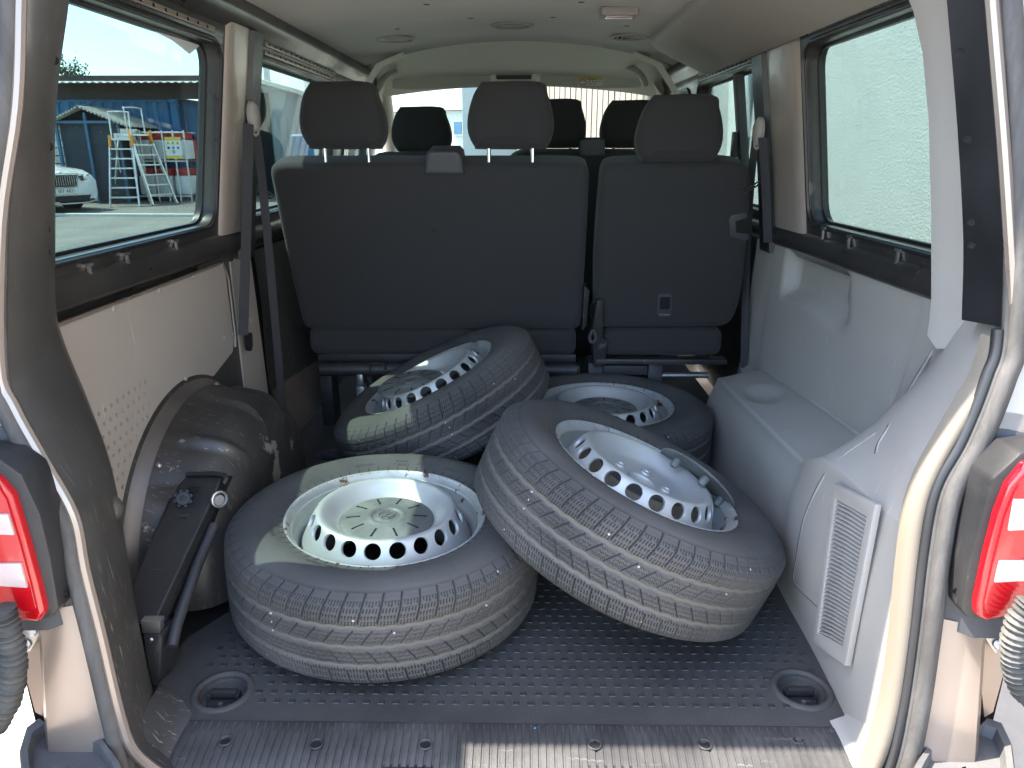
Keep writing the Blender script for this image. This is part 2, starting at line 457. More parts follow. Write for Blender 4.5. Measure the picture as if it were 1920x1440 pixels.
# ================================================================== the yard around the van
GZ = -.58
def ground_z(x, y): return GZ + .029 * max(0., y - 5.5)
mb = MB()
ys = [-60, -30, -12, -4, 1, 5.5, 9, 13, 17, 21, 26, 34, 60, 140, 400]
xs = [-400, -120, -50, -25, -12, -5, 0, 5, 12, 25, 50, 120, 400]
mb.grid([[(x, y, ground_z(x, min(y, 40))) for x in xs] for y in ys])
ground = struct(link('ground', mesh_of('ground', mb, 'asphalt')))
# pavers beside the van
mb = MB(); mb.box((.25, 2.2, GZ - .018), (5.1, 7.2, .052))
pave = struct(link('pavement', mesh_of('pavement', mb, 'asphalt')))
pm = None
for i in range(10):
    for j in range(14):
        x = -2.0 + i * .5; y = -.8 + j * .5
        if abs(x) < .6 and y > 1.4: continue
        if pm is None:
            mb = MB(); mb.box((0, 0, 0), (.485, .485, .03)); pm = mesh_of('paver', mb, 'paver', bevel=.006)
        o = link('paver', pm, pave); o.location = (x + random.uniform(-.003, .003), y, GZ + .02 + random.uniform(-.003, .003))
# gravel strip on the van's right, up to the wall
# plastered wall on the right
mb = MB(); mb.box((3.05, 6.5, 2.1), (.3, 24, 5.5))
tag(link('plastered_wall', mesh_of('plastered_wall', mb, 'stucco', bevel=.01)), 'tall pale plastered wall standing alongside the van', 'wall')
# downpipe on that wall
PY = onx(1397, 220, 2.83).y
t = thing('downpipe', 'dark drain pipe fixed upright on the pale plastered wall', 'pipe', (2.83, PY, ground_z(0, 4)))
part('pipe', MB().tube([(2.83, PY, -.56), (2.83, PY, 3.6)], .055, 14), 'grey_sheet', t)
for z in (.3, 2.0): part('bracket', MB().tube([(2.83, PY, z), (2.83, PY, z + .04)], .064, 14), 'steel', t)

def corrugated(x0, x1, z0, z1, y, pitch, depth):
    """sheet in the x-z plane facing -y with trapezoid corrugation"""
    pts = []; x = x0
    seq = ((0, 0), (.36, 0), (.5, 1), (.86, 1))
    while x < x1:
        for a, d in seq:
            if x + a * pitch <= x1: pts.append((x + a * pitch, y - d * depth))
        x += pitch
    pts.append((x1, y))
    return MB().grid([[(px, py, z0) for px, py in pts], [(px, py, z1) for px, py in pts]]).grid([[(px, y + .1, z0) for px, py in pts], [(px, y + .1, z1) for px, py in pts]])
YC = 19.6
gc = ground_z(0, YC)
# blue shipping container
xl, xr = ony(20, 300, YC).x, ony(345, 300, YC).x
zt = ony(250, 183, YC).z
t = thing('shipping_container', 'long blue corrugated shipping container under the dark canopy', 'container', ((xl + xr) / 2, YC, gc))
part('wall', corrugated(xl + .1, xr - .1, gc + .15, zt - .1, YC + .06, .28, .05), 'container_blue', t, smooth=20)
for z, h in ((zt - .05, .12), (gc + .08, .16)):
    part('rail', MB().box(((xl + xr) / 2, YC + .05, z), (xr - xl, .12, h)), 'container_blue', t, bevel=.01)
for x in (xl + .07, xr - .07):
    p = part('corner_post', MB().box((x, YC + .02, (zt + gc) / 2), (.15, .16, zt - gc - .02)), 'container_blue', t, bevel=.01)
    for z in (zt - .06, gc + .08): part('corner_casting', MB().box((x, YC - .04, z), (.18, .14, .13)), 'container_blue', p, bevel=.015)
part('roof', MB().box(((xl + xr) / 2, YC + 1.3, zt - .02), (xr - xl, 2.4, .04)), 'container_blue', t)
part('rear_wall', MB().box(((xl + xr) / 2, YC + 2.45, (zt + gc) / 2), (xr - xl, .05, zt - gc - .1)), 'container_blue', t)
# second container, door end
x2 = ony(350, 300, YC + .4).x; x3 = ony(440, 300, YC + .4).x
t = thing('shipping_container', 'blue container showing its locking bars beside the fire extinguisher', 'container', ((x2 + x3) / 2, YC + .4, gc))
part('wall', MB().box(((x2 + x3) / 2, YC + 1.5, (zt + gc) / 2 - .02), (x3 - x2 - .04, 2.2, zt - gc - .1)), 'container_blue', t)
for k in range(2):
    xc = x2 + (x3 - x2) * (.25 + .5 * k)
    d = part('door', MB().box((xc, YC + .36, (zt + gc) / 2 - .03), ((x3 - x2) * .48, .05, zt - gc - .25)), 'container_blue', t, bevel=.01)
    for q in (-.18, .18): part('locking_bar', MB().tube([(xc + q, YC + .31, gc + .15), (xc + q, YC + .31, zt - .15)], .018, 8), 'container_blue', d)
# canopy over the containers
xa, xb = ony(-60, 300, YC).x, ony(452, 300, YC).x
zc0, zc1 = ony(250, 181, YC - 1).z, ony(250, 160, YC - 1).z
t = thing('canopy', 'corrugated metal canopy with dark fascia above the blue containers', 'canopy', ((xa + xb) / 2, YC + 1, gc))
part('fascia', MB().box(((xa + xb) / 2, YC - .1, (zc0 + zc1) / 2 + .15), (xb - xa, .06, zc1 - zc0 + .3)), 'fascia', t)
rows = []
n = int((xb - xa) / .045)
xsn = [xa + (xb - xa) * i / n for i in range(n + 1)]
rows = [[(x, y, z + .02 * math.sin(x * 2 * math.pi / .18)) for x in xsn] for y, z in ((YC - 1, zc1 + .07), (YC + 4, zc1 + .55))]
part('roof', MB().grid(rows), 'roof_sheet', t)
for x in (xa + .1, xb - .1): part('post', MB().box((x, YC + 3, 1.2), (.14, .14, 4.2)), 'steel', t)
# grey shed seen through the sliding-door window
YS = 20.5
xs0, xs1 = ony(462, 300, YS).x, ony(640, 300, YS).x
ze = ony(520, 200, YS).z; za = ony(492, 158, YS).z; zb = ony(600, 200, YS).z
gs = ground_z(0, YS)
t = thing('corrugated_shed', 'grey corrugated metal shed with a dark doorway and sloping roof', 'shed', ((xs0 + xs1) / 2, YS, gs))
xm = ony(498, 300, YS).x
part('wall', corrugated(xs0, xs1, gs, zb - .25, YS, .22, .03), 'grey_sheet', t, smooth=20)
part('gable', MB().prism([(xs0, YS + .02, zb - .25), (xs1, YS + .02, zb - .25), (xs1, YS + .02, zb), (xm, YS + .02, za), (xs0, YS + .02, za - .25)], (0, .1, 0)), 'grey_sheet', t)
part('roof', MB().prism([(xs0 - .2, YS - .25, za - .28), (xm, YS - .25, za + .04), (xs1 + .2, YS - .25, zb), (xs1 + .2, YS - .25, zb + .1), (xm, YS - .25, za + .15), (xs0 - .2, YS - .25, za - .17)], (0, 5, 0)), 'roof_sheet', t)
d0, d1 = ony(478, 300, YS).x, ony(516, 300, YS).x
part('doorway', MB().box(((d0 + d1) / 2, YS - .06, gs + 1.3), (d1 - d0, .03, 2.6)), 'hole_black', t)
x4, x5 = ony(556, 300, YS - 1).x, ony(600, 300, YS - 1).x
tag(link('tarpaulin_stack', mesh_of('tarpaulin_stack', MB().box(((x4 + x5) / 2, YS - 1, gs + .75), (x5 - x4, .9, 1.6)), 'container_blue', bevel=.12, bseg=3)), 'blue covered stack in front of the grey corrugated shed', 'stack')
# small gabled mesh shed
YH = 18.2
hx0, hx1, hxm = ony(118, 300, YH).x, ony(232, 300, YH).x, ony(172, 300, YH).x
gh = ground_z(0, YH); zh = ony(170, 229, YH).z; zr = ony(172, 203, YH).z
hb = ony(150, 300, YH).x
t = thing('gabled_shed', 'small dark mesh shed with pale corrugated gable roof and blue frame', 'shed', (hxm, YH, gh))
part('mesh_wall', MB().box(((hx0 + hx1) / 2, YH + .9, (gh + zh) / 2), (hx1 - hx0 - .1, 1.7, zh - gh - .02)), 'shed_mesh', t)
part('gable', MB().prism([(hx0 - .05, YH, zh + .02), (hx1 + .05, YH, zh - .02), (hxm, YH, zr - .02)], (0, .05, 0)), 'hole_black', t)
for a, b in (((hx0, YH - .03, gh), (hx0, YH - .03, zh)), ((hxm + .02, YH - .03, gh), (hxm + .02, YH - .03, zr - .1)), ((hx1, YH - .03, gh), (hx1, YH - .03, zh)), ((hx0 - .05, YH - .035, zh), (hx1 + .05, YH - .035, zh))):
    part('frame_post', MB().bar(a, b, .06, .06, (0, 1, 0)), 'blue_frame', t)
for sgn, xe in ((-1, hx0 - .25), (1, hx1 + .3)):
    nn = 13
    rows = []
    for q in range(nn * 6 + 1):
        f = q / (nn * 6); x = hxm + (xe - hxm) * f; z = zr + (zh - .12 - zr) * f + .03 * math.sin(f * nn * 2 * math.pi)
        rows.append([(x, YH - .25, z + .03), (x, YH + 2, z + .03)])
    part('roof_sheet', MB().grid(rows), 'roof_sheet', t)
# plank fence stub left of the shed
xf0, xf1 = ony(40, 300, YH + .3).x, hx0 - .12
t = thing('sheet_fence', 'pale horizontal corrugated sheeting beside the mesh shed', 'fence', (xf0, YH + .3, gh))
zf = ony(110, 232, YH + .3).z
for k in range(10):
    z0 = gh + (zf - gh) * k / 10
    part('slat', MB().box(((xf0 + xf1) / 2, YH + .3 + .01 * (k % 2), z0 + (zf - gh) / 20), (xf1 - xf0, .03, (zf - gh) / 10 - .025)), 'roof_sheet', t)
# platform ladders
def ladder(M, label, scale=1.):
    t = thing('platform_ladder', label, 'ladder', (0, 0, 0), 'platform ladders')
    t.matrix_basis = M
    def P(n, mbx, m): return part_local(n, mbx, m, t)
    H = 1.72 * scale; run = .62 * scale; wb, wt = .36 * scale, .27 * scale
    for s in (-1, 1):
        P('stile', MB().bar((s * wb, 0, 0), (s * wt, run, H), .03, .075, (0, -1, .4)), 'aluminium')
        P('stile_cap', MB().bar((s * wt, run * .88, H * .88), (s * wt, run, H + .08), .045, .09, (0, -1, .4)), 'orange_plastic')
        P('rear_leg', MB().bar((s * wb * .95, run + 1.0 * scale, 0), (s * wt, run + .45 * scale, H), .03, .05, (0, -1, 0)), 'aluminium')
    P('handrail', MB().tube(catmull([(-wt * .9, run + .1, H), (-wt * .9, run + .12, H + .52), (-wt * .8, run + .12, H + .60), (wt * .8, run + .12, H + .60), (wt * .9, run + .12, H + .52), (wt * .9, run + .1, H)], 4), .018, 8), 'aluminium')
    for k in range(1, 7):
        f = k / 7.; ww = wb + (wt - wb) * f
        P('tread', MB().box((0, run * f + .04, H * f), (2 * ww - .03, .12, .032)), 'aluminium')
    P('platform', MB().box((0, run + .22 * scale, H), (2 * wt, .5 * scale, .04)), 'aluminium')
    P('toe_board', MB().box((0, run + .45 * scale, H + .08), (2 * wt, .02, .12)), 'aluminium')
    return t
def part_local(name, mb, material, parent, **k):
    o = bpy.data.objects.new(name, mesh_of(name, mb, material, **k)); COL.objects.link(o); o.parent = parent; return o
p = ony(232, 372, 17.2); gz = ground_z(0, 17.2)
ladder(Matrix.Translation((p.x, 17.2, gz)) @ Matrix.Rotation(R(14), 4, 'Z'), 'aluminium platform ladder with orange caps facing out, seven steps', .87)
p = ony(300, 372, 17.9); gz = ground_z(0, 17.9)
ladder(Matrix.Translation((p.x + .1, 17.9, gz)) @ Matrix.Rotation(R(62), 4, 'Z'), 'taller aluminium platform ladder turned sideways beside the warning board', .92)
# rack with red and white barrier blocks
YR = 18.9; gr = ground_z(0, YR)
rx0, rx1 = ony(262, 300, YR).x, ony(362, 300, YR).x
zr1 = ony(300, 245, YR).z
t = thing('metal_rack', 'upright metal tube rack holding red and white barrier blocks', 'rack', ((rx0 + rx1) / 2, YR, gr))
for k in range(6):
    x = rx0 + (rx1 - rx0) * k / 5
    part('upright', MB().tube([(x, YR - .35, gr), (x, YR - .35, zr1)], .022, 8), 'aluminium', t)
for z in (gr + .12, gr + .95, zr1 - .05):
    part('crossbar', MB().tube([(rx0, YR - .35, z), (rx1, YR - .35, z)], .02, 8), 'aluminium', t)
    part('crossbar', MB().tube([(rx0, YR + .3, z), (rx1, YR + .3, z)], .02, 8), 'aluminium', t)
for row in range(2):
    for k in range(3):
        xw = (rx1 - rx0) / 3
        z0 = gr + .14 + row * .84
        b = thing('barrier_block', ('white barrier block with red top, %s tier of the rack, %s' % (('lower', 'upper')[row], ('beside the ladders', 'in the middle', 'nearest the fire extinguisher')[k])), 'barrier', (rx0 + xw * (k + .5), YR, z0), 'barrier blocks on the rack')
        part('body', MB().box((rx0 + xw * (k + .5), YR, z0 + .24), (xw - .06, .5, .46)), 'white_paint', b, bevel=.05)
        part('top', MB().box((rx0 + xw * (k + .5), YR, z0 + .56), (xw - .08, .46, .17)), 'red_paint', b, bevel=.04)
# warning board
YB = 18.2
a = ony(308, 257, YB); c = ony(343, 297, YB)
t = thing('warning_board', 'yellow and white warning board with black hazard triangles on the rack', 'sign', ((a.x + c.x) / 2, YB, c.z))
bx, bz, bw, bh = (a.x + c.x) / 2, (a.z + c.z) / 2, c.x - a.x, a.z - c.z
part('plate', MB().box((bx, YB, bz), (bw, .02, bh)), 'white_paint', t)
part('band', MB().box((bx, YB - .013, a.z - bh * .08), (bw, .004, bh * .15)), 'yellow_paint', t)
part('band', MB().box((bx, YB - .013, c.z + bh * .07), (bw, .004, bh * .13)), 'yellow_paint', t)
for k in range(3):
    cx = bx + bw * (k - 1) * .3; cz = a.z - bh * .27; r = bw * .12
    tr = part('triangle', MB().prism([(cx - r, YB - .012, cz - r * .7), (cx + r, YB - .012, cz - r * .7), (cx, YB - .012, cz + r)], (0, -.004, 0)), 'yellow_paint', t)
    part('symbol', MB().box((cx, YB - .018, cz - r * .05), (r * .25, .003, r * .8)), 'black_print', tr)
for k in range(3):
    cx = bx + bw * (k - 1) * .3; cz = a.z - bh * .5
    part('disc', MB().prism([(cx + bw * .08 * math.cos(i * .524), YB - .012, cz + bw * .08 * math.sin(i * .524)) for i in range(12)], (0, -.004, 0)), 'black_print' if k == 0 else 'blue_frame', t)
part('disc', MB().prism([(bx + bw * .11 * math.cos(i * .524), YB - .012, a.z - bh * .68 + bw * .11 * math.sin(i * .524)) for i in range(12)], (0, -.004, 0)), 'grey_sheet', t)
for q in (-.4, .4): part('hanger', MB().tube([(bx + bw * q, YB + .01, a.z - .05), (bx + bw * q, YB + .32, a.z - .02)], .01, 6), 'steel', t)
# fire extinguisher on the container corner
p = ony(365, 280, YC - .1)
t = thing('fire_extinguisher', 'red fire extinguisher hanging on the blue container', 'extinguisher', (p.x, YC - .02, p.z - .35))
part('cylinder', MB().lathe([(0, -.33), (.085, -.33), (.1, -.3), (.1, .14), (.06, .22), (.03, .25), (0, .25)], 16, Matrix.Translation((p.x, YC - .12, p.z))), 'red_paint', t)
part('valve', MB().box((p.x, YC - .12, p.z + .3), (.05, .14, .1)), 'black_print', t, bevel=.01)
part('hose', MB().tube(catmull([(p.x + .02, YC - .14, p.z + .3), (p.x + .14, YC - .16, p.z + .2), (p.x + .13, YC - .16, p.z - .15)], 5), .015, 6), 'black_print', t)
part('bracket', MB().box((p.x, YC + .1, p.z), (.12, .3, .04)), 'steel', t)
# kerb line and bay line in the yard
mb = MB(); mb.box((-8, 15.4, ground_z(0, 15.4) + .02), (16, .16, .06), Matrix.Rotation(R(-2), 3, 'Z'))
struct(link('kerb', mesh_of('kerb', mb, 'concrete', bevel=.01)))
mb = MB(); z = ground_z(0, 6.5)
mb.add([(-9, 6.1, ground_z(0, 6.1) + .006), (-2.6, 7.2, ground_z(0, 7.2) + .006), (-2.6, 7.32, ground_z(0, 7.32) + .006), (-9, 6.22, ground_z(0, 6.22) + .006)], [(0, 1, 2, 3)])
struct(link('bay_line', mesh_of('bay_line', mb, 'white_paint')))
# white car, nose towards the van
def car():
    YV = 15.9
    pr = ony(150, 360, YV); gz = ground_z(0, YV)
    cx = pr.x - .93
    t = thing('parked_car', 'white car with upright slatted grille parked in front of the mesh shed', 'car', (pr.x - 1.8, YV + 1.7, gz))
    ca, sa = math.cos(R(68)), math.sin(R(68)); nx, ny = ony(119, 360, YV).x, YV
    def Q(x, y, z): return (nx + x * ca - y * sa, ny + x * sa + y * ca, gz + z)
    RZ = Matrix.Rotation(R(68), 4, 'Z'); RZ3 = RZ.to_3x3()
    st = [  # y, half width, z bottom, z top, top half width
        (0.0, .74, .28, .66, .66), (.06, .86, .20, .80, .76), (.35, .90, .18, .90, .80), (1.05, .91, .18, .99, .80), (1.3, .91, .18, 1.03, .78)]
    rows = []
    for y, hw, zb, zt, tw in st:
        rows.append([Q(x, y, z) for x, z in ((-hw * .95, zb), (-hw, zb + .18), (-hw, zt - .14), (-tw, zt - .02), (-tw * .5, zt + .02), (0, zt + .03), (tw * .5, zt + .02), (tw, zt - .02), (hw, zt - .14), (hw, zb + .18), (hw * .95, zb))])
    rows += [[Q(x * 1.0, y, z) for x, z in ((-.87, .18), (-.91, .36), (-.91, .9), (-.80, 1.0), (-.4, 1.02), (0, 1.03), (.4, 1.02), (.80, 1.0), (.91, .9), (.91, .36), (.87, .18))] for y in (3.6, 4.3)]
    rows.append([Q(x * .9, 4.5, z) for x, z in ((-.87, .25), (-.91, .36), (-.91, .8), (-.80, .95), (-.4, .97), (0, .98), (.4, .97), (.80, .95), (.91, .8), (.91, .36), (.87, .25))])
    mb = MB().grid(rows); o = len(mb.v); mb.f.append(tuple(range(11))); mb.f.append(tuple(range(o - 11, o)))
    body = part('body', mb, 'car_white', t, smooth=40)
    cab = [[Q(x, y, z) for x, z in ((-w, .95), (-w * .82, zt - .06), (-w * .6, zt), (w * .6, zt), (w * .82, zt - .06), (w, .95))] for y, w, zt in ((1.1, .80, 1.02), (1.75, .80, 1.40), (2.2, .80, 1.46), (3.2, .80, 1.44), (3.9, .78, 1.2), (4.3, .75, 1.0))]
    part('windscreen', MB().grid(cab[:2]), 'car_glass', t)
    part('cabin', MB().grid(cab[1:]), 'car_white', t)
    g = part('grille', MB().prism([Q(-.36, -.03, .78), Q(.36, -.03, .78), Q(.30, -.04, .56), Q(-.30, -.04, .56)], RZ3 @ Vector((0, .05, 0))), 'black_print', t)
    for k in range(13):
        x = -.31 + k * .0517
        part('slat', MB().box(Q(x, -.045, .67), (.012, .02, .19), RZ3), 'steel', g)
    part('grille_surround', MB().tube([Q(-.38, -.035, .8), Q(.38, -.035, .8), Q(.31, -.045, .54), Q(-.31, -.045, .54)], .015, 6, closed=True), 'chrome', t)
    for s in (-1, 1):
        h = part('headlight', MB().prism([Q(s * .42, .02, .76), Q(s * .80, .13, .80), Q(s * .83, .16, .70), Q(s * .46, .0, .66)], RZ3 @ Vector((0, -.04, 0))), 'car_glass', t)
        part('lamp', MB().lathe([(0, .03), (.05, .02), (.06, 0)], 12, Matrix.Translation(Q(s * .56, -.03, .73)) @ RZ @ Matrix.Rotation(R(90), 4, 'X')), 'white_paint', h)
        for y in (.85, 3.6):
            wh = part('wheel', MB().lathe([(0, .1), (.2, .1), (.22, .08), (.29, .1), (.315, .07), (.315, -.1), (0, -.1)], 24, Matrix.Translation(Q(s * .80, y, .316)) @ RZ @ Matrix.Rotation(R(90) * s, 4, 'Y')), 'black_print', t)
            part('rim', MB().lathe([(0, .108), (.18, .115), (.2, .104)], 20, Matrix.Translation(Q(s * .80, y, .316)) @ RZ @ Matrix.Rotation(R(90) * s, 4, 'Y')), 'aluminium', wh)
    part('lower_intake', MB().prism([Q(-.62, -.03, .36), Q(.62, -.03, .36), Q(.55, -.03, .24), Q(-.55, -.03, .24)], RZ3 @ Vector((0, .08, 0))), 'black_print', t)
    part('bumper_strip', MB().tube([Q(-.8, .03, .24), Q(-.5, -.05, .2), Q(.5, -.05, .2), Q(.8, .03, .24)], .02, 6), 'steel', t)
    pl = part('number_plate', MB().box(Q(.0, -.06, .46), (.52, .012, .11), RZ3), 'white_paint', t)
    part('country_band', MB().box(Q(-.24, -.068, .46), (.04, .004, .11), RZ3), 'blue_frame', pl)
    tx = text_mesh('3BT 4821', .105, .001)
    xform(tx, lambda q: Vector(Q(q.x + .02, -.068 - q.z, .46 + q.y)))
    part('plate_lettering', tx, 'black_print', pl, smooth=0)
    part('badge', MB().lathe([(0, .012), (.03, .01), (.035, 0)], 14, Matrix.Translation(Q(0, -.0, .83)) @ RZ @ Matrix.Rotation(R(65), 4, 'X')), 'steel', t)
car()
# small tree behind the canopy
def tree(x, y, z, h, r, label):
    gz = ground_z(0, y)
    t = thing('leafy_tree', label, 'tree', (x, y, gz))
    mb = MB().tube([(x, y, gz), (x + .1, y, gz + h * .5), (x, y + .1, gz + h * .8)], [.16, .11, .06], 8)
    rr = random.Random(3)
    tips = []
    for k in range(26):
        a = rr.uniform(0, 6.28); e = rr.uniform(.2, 1.3); l = rr.uniform(.5, 1.) * r
        b = Vector((x, y, gz + h * rr.uniform(.6, .8)))
        q = b + Vector((math.cos(a) * math.cos(e), math.sin(a) * math.cos(e), math.sin(e))) * l
        mb.tube([b, (b + q) / 2 + Vector((0, 0, .05)), q], [.035, .022, .008], 5); tips.append((b, q))
    part('trunk', mb, 'bark', t)
    V = []; Fc = []
    for b, q in tips:
        for i in range(90):
            c = b.lerp(q, rr.uniform(.45, 1.05)) + Vector((rr.gauss(0, .14), rr.gauss(0, .14), rr.gauss(0, .14)))
            u = Vector((rr.gauss(0, 1), rr.gauss(0, 1), rr.gauss(0, 1))).normalized(); vv = u.orthogonal().normalized()
            s = rr.uniform(.04, .08); o = len(V)
            V += [c - u * s, c + vv * s * .45, c + u * s, c - vv * s * .45]; Fc.append((o, o + 1, o + 2, o + 3))
    part('crown', MB().add(V, Fc), 'leaf', t, smooth=0)
p = ony(140, 150, 30)
tree(p.x, 30, 0, p.z - ground_z(0, 30) + .2, 1.5, 'small leafy tree rising behind the canopy roof')
# buildings ahead of the van, seen through the windscreen
YW = 15.
a = ony(640, 300, YW).x; c = ony(868, 300, YW).x; g = ground_z(0, YW)
Rz = Matrix.Rotation(R(-25), 3, 'Z')
def rb(mb, piv): return xform(mb, lambda q: Vector(piv) + Rz @ (q - Vector(piv)))
t = thing('white_building', 'white industrial building with a small square window ahead of the van', 'building', ((a + c) / 2, YW, g))
zlow = ony(800, 206, YW).z
pv = (c, YW, 0)
part('upper_wall', rb(MB().box(((a + c) / 2 - .35, YW + 1.9, zlow + 2.2), (c - a + 2, 4, 4.4)), pv), 'white_wall', t)
part('lower_wall', rb(MB().box(((a + c) / 2 - .3, YW + 2.0, (zlow + g) / 2), (c - a + 2, 4, zlow - g - .02)), pv), 'concrete', t)
wp = ony(860, 240, YW)
wd = part('window', rb(MB().box((wp.x, YW - .02, wp.z), (.22, .06, .28)), pv), 'white_paint', t)
part('pane', rb(MB().box((wp.x, YW - .055, wp.z), (.17, .03, .23)), pv), 'blue_frame', wd)
cx0, cx1 = ony(868, 300, YW - .6).x, ony(886, 300, YW - .6).x
tag(link('grey_pillar', mesh_of('grey_pillar', MB().box(((cx0 + cx1) / 2 + .6, YW - .3, 2.2), (cx1 - cx0 + 1.2, .6, 5.5)), 'grey_sheet', bevel=.02)), 'flat grey panelled pillar between white building and plank wall', 'pillar')
YF = 12.; f0, f1 = ony(960, 300, YF).x, ony(1200, 300, YF).x; g = ground_z(0, YF)
t = thing('plank_wall', 'pale weathered vertical plank wall ahead of the van', 'fence', ((f0 + f1) / 2, YF, g))
n = 22; wdt = (f1 - f0) / n; pv = (f1, YF, 0)
part('backing', rb(MB().box(((f0 + f1) / 2, YF + .08, 1.6), (f1 - f0 + .3, .05, 4.6)), pv), 'planks', t)
for k in range(n):
    part('plank', rb(MB().box((f0 + wdt * (k + .5), YF + random.uniform(-.012, .012), 1.6 + random.uniform(-.03, .03)), (wdt - .018, .035, 4.5)), pv), 'planks', t)
# ================================================================== the van
VAN = thing('van', 'brown passenger van seen through its open rear, grey trim inside', 'van', (0, 2.6, GZ))
def vp(name, mb, m, parent=None, **k): return part(name, mb, m, parent or VAN, **k)
WIN_H = {-1: [(1.22, 2.06), (2.335, 3.30), (3.52, 4.10)], 1: [(1.22, 2.125), (2.545, 3.36), (3.52, 4.10)]}
WN = {-1: ('left', 'glass_side'), 1: ('right', 'glass_side')}
for s in (-1, 1):
    holes = [rrect(a, b, .785, 1.24, .055) for a, b in WIN_H[s]]
    fr = vp('side_frame', MB().sheet([(1.17, .73), (4.3, .73), (4.3, 1.30), (1.17, 1.30)], holes, lambda y, z: (s * winx(z), y, z), (s * .055, 0, 0)), 'shell_dark', bevel=.004, smooth=30)
    # raised lip around each window opening and the glass
    for i, (a, b) in enumerate(WIN_H[s]):
        wn = vp('window', MB().sheet(rrect(a - .012, b + .012, .773, 1.252, .06), [rrect(a + .006, b - .006, .792, 1.233, .05)], lambda y, z: (s * (winx(z) + .034), y, z), (s * .012, 0, 0)), 'seal_rubber' if i else 'shell_black')
        part('pane', MB().sheet(rrect(a - .01, b + .01, .775, 1.25, .06), [], lambda y, z: (s * (winx(z) + .048), y, z), (s * .003, 0, 0)), 'glass_side', wn)
        part('lip', MB().tube([(s * (winx(z) - .001), y, z) for y, z in rrect(a - .008, b + .008, .777, 1.248, .06, 6)], .006, 6, closed=True), 'shell_black', fr)
    # sliding pane divider in the middle windows
    if s == 1:
        d = vp('window_divider', MB().bar((s * (winx(.78) + .02), 2.82, .78), (s * (winx(1.24) + .02), 2.82, 1.245), .05, .03, (s, 0, 0)), 'plastic_dark', bevel=.004)
        part('latch', MB().box((s * (winx(1.0) - .005), 2.83, 1.0), (.02, .04, .09)), 'plastic_black', d, bevel=.004)
    # perforated rails above the windows
    for (a, b) in (WIN_H[s][0], WIN_H[s][1]):
        for zz in ((1.268,) if a < 2 else (1.262, 1.285)):
            rl = vp('perforated_rail', MB().bar((s * (winx(zz) - .004), a + .05, zz), (s * (winx(zz) - .004), b - .05, zz), .006, .014), 'paint_beige' if s < 0 else 'steel', bevel=.002)
            k = a + .08
            while k < b - .08:
                part('slot', MB().box((s * (winx(zz) - .0075), k, zz), (.002, .006, .007)), 'hole_black', rl); k += .055
    # rounded sill roll below the windows
    prof = [(.842, .752), (.830, .742), (.822, .722), (.826, .700), (.842, .690), (.856, .680), (.868, .668), (.9, .668)]
    vp('window_sill_roll', MB().grid([[(s * x, y, z) for x, z in prof] for y in (1.17, 2.12, 4.3)]), 'shell_dark', smooth=60)
    # roof rail
    prof = [(winx(1.29) + .001, 1.288), (.745, 1.30), (.728, 1.325), (.722, 1.345), (.735, 1.372), (.80, 1.38)]
    vp('roof_rail', MB().grid([[(s * x, y, z) for x, z in prof] for y in (1.14, 2.4, 3.5, 4.3)]), 'shell_dark', smooth=50)
    # centre pillar
    y0, y1 = (2.085, 2.245) if s < 0 else (2.15, 2.42)
    cs = [(0, -.006), (.04, .004), (.10, .011), (.2, .014), (.45, .0155), (.72, .0165), (.86, .015), (.94, .010), (.98, .003), (1, -.006)]
    vp('centre_pillar', MB().grid([[(s * (winx(max(z, .70)) - d), y0 + (y1 - y0) * f + .03 * max(0, .8 - z), z) for f, d in cs] for z in (.748, .76, .78, .86, 1.0, 1.15, 1.25, 1.30)]), 'pillar_lit_beige', smooth=60)
    vp('pillar_strip', MB().grid([[(s * (winx(max(z, .70)) - d), y1 + f, z) for f, d in ((-.012, .0), (0., .022), (.075 if s < 0 else .10, .022), (.085 if s < 0 else .11, -.002))] for z in (.66, .9, 1.1, 1.3)]), 'shell_black', smooth=50)
    # outer skin so that the walls are closed
    for pts in (((.90, -.35), (.93, .0), (.93, .55), (.915, .73)),):
        vp('outer_skin', MB().grid([[(s * (x + dx), y, z) for x, z in pts] for y, dx in ((1.03, -.10), (1.1, -.06), (1.2, -.02), (1.4, 0), (2.5, 0), (4.9, 0))]), 'paint_beige', smooth=60)
    # hub of the road wheels under the van
for y in (1.72, 4.72):
    for s in (-1, 1):
        rw = vp('road_wheel', MB().lathe([(.2, .10), (.30, .105), (.335, .08), (.34, 0), (.335, -.08), (.30, -.105), (.2, -.10)], 40, Matrix.Translation((s * .80, y, GZ + .376)) @ Matrix.Rotation(R(90), 4, 'Y')), 'plastic_black')
        part('hub', MB().lathe([(0, .06), (.1, .08), (.2, .09), (.21, .1)], 24, Matrix.Translation((s * .80, y, GZ + .376)) @ Matrix.Rotation(R(90) * s, 4, 'Y')), 'steel_rim', rw)
# clips on the window sills
for s, L in ((-1, [(160, 491), (232, 470), (325, 445)]), (1, [(1548, 422), (1597, 437), (1690, 463)])):
    for (u, v) in L:
        p = onwin(u, v + 6, s)
        vp('clip', MB().box((p.x - s * .004, p.y, p.z), (.008, .028, .006)).box((p.x - s * .004, p.y + .004, p.z - .016), (.006, .006, .028)), 'steel')
# peeling film at the top of the left window
a = [onwin(u, v, -1) for u, v in ((318, 58), (402, 84), (382, 101), (352, 76))]
vp('window_film', MB().prism([p + Vector((-.036, 0, 0)) for p in a], (.001, 0, 0)), 'film')

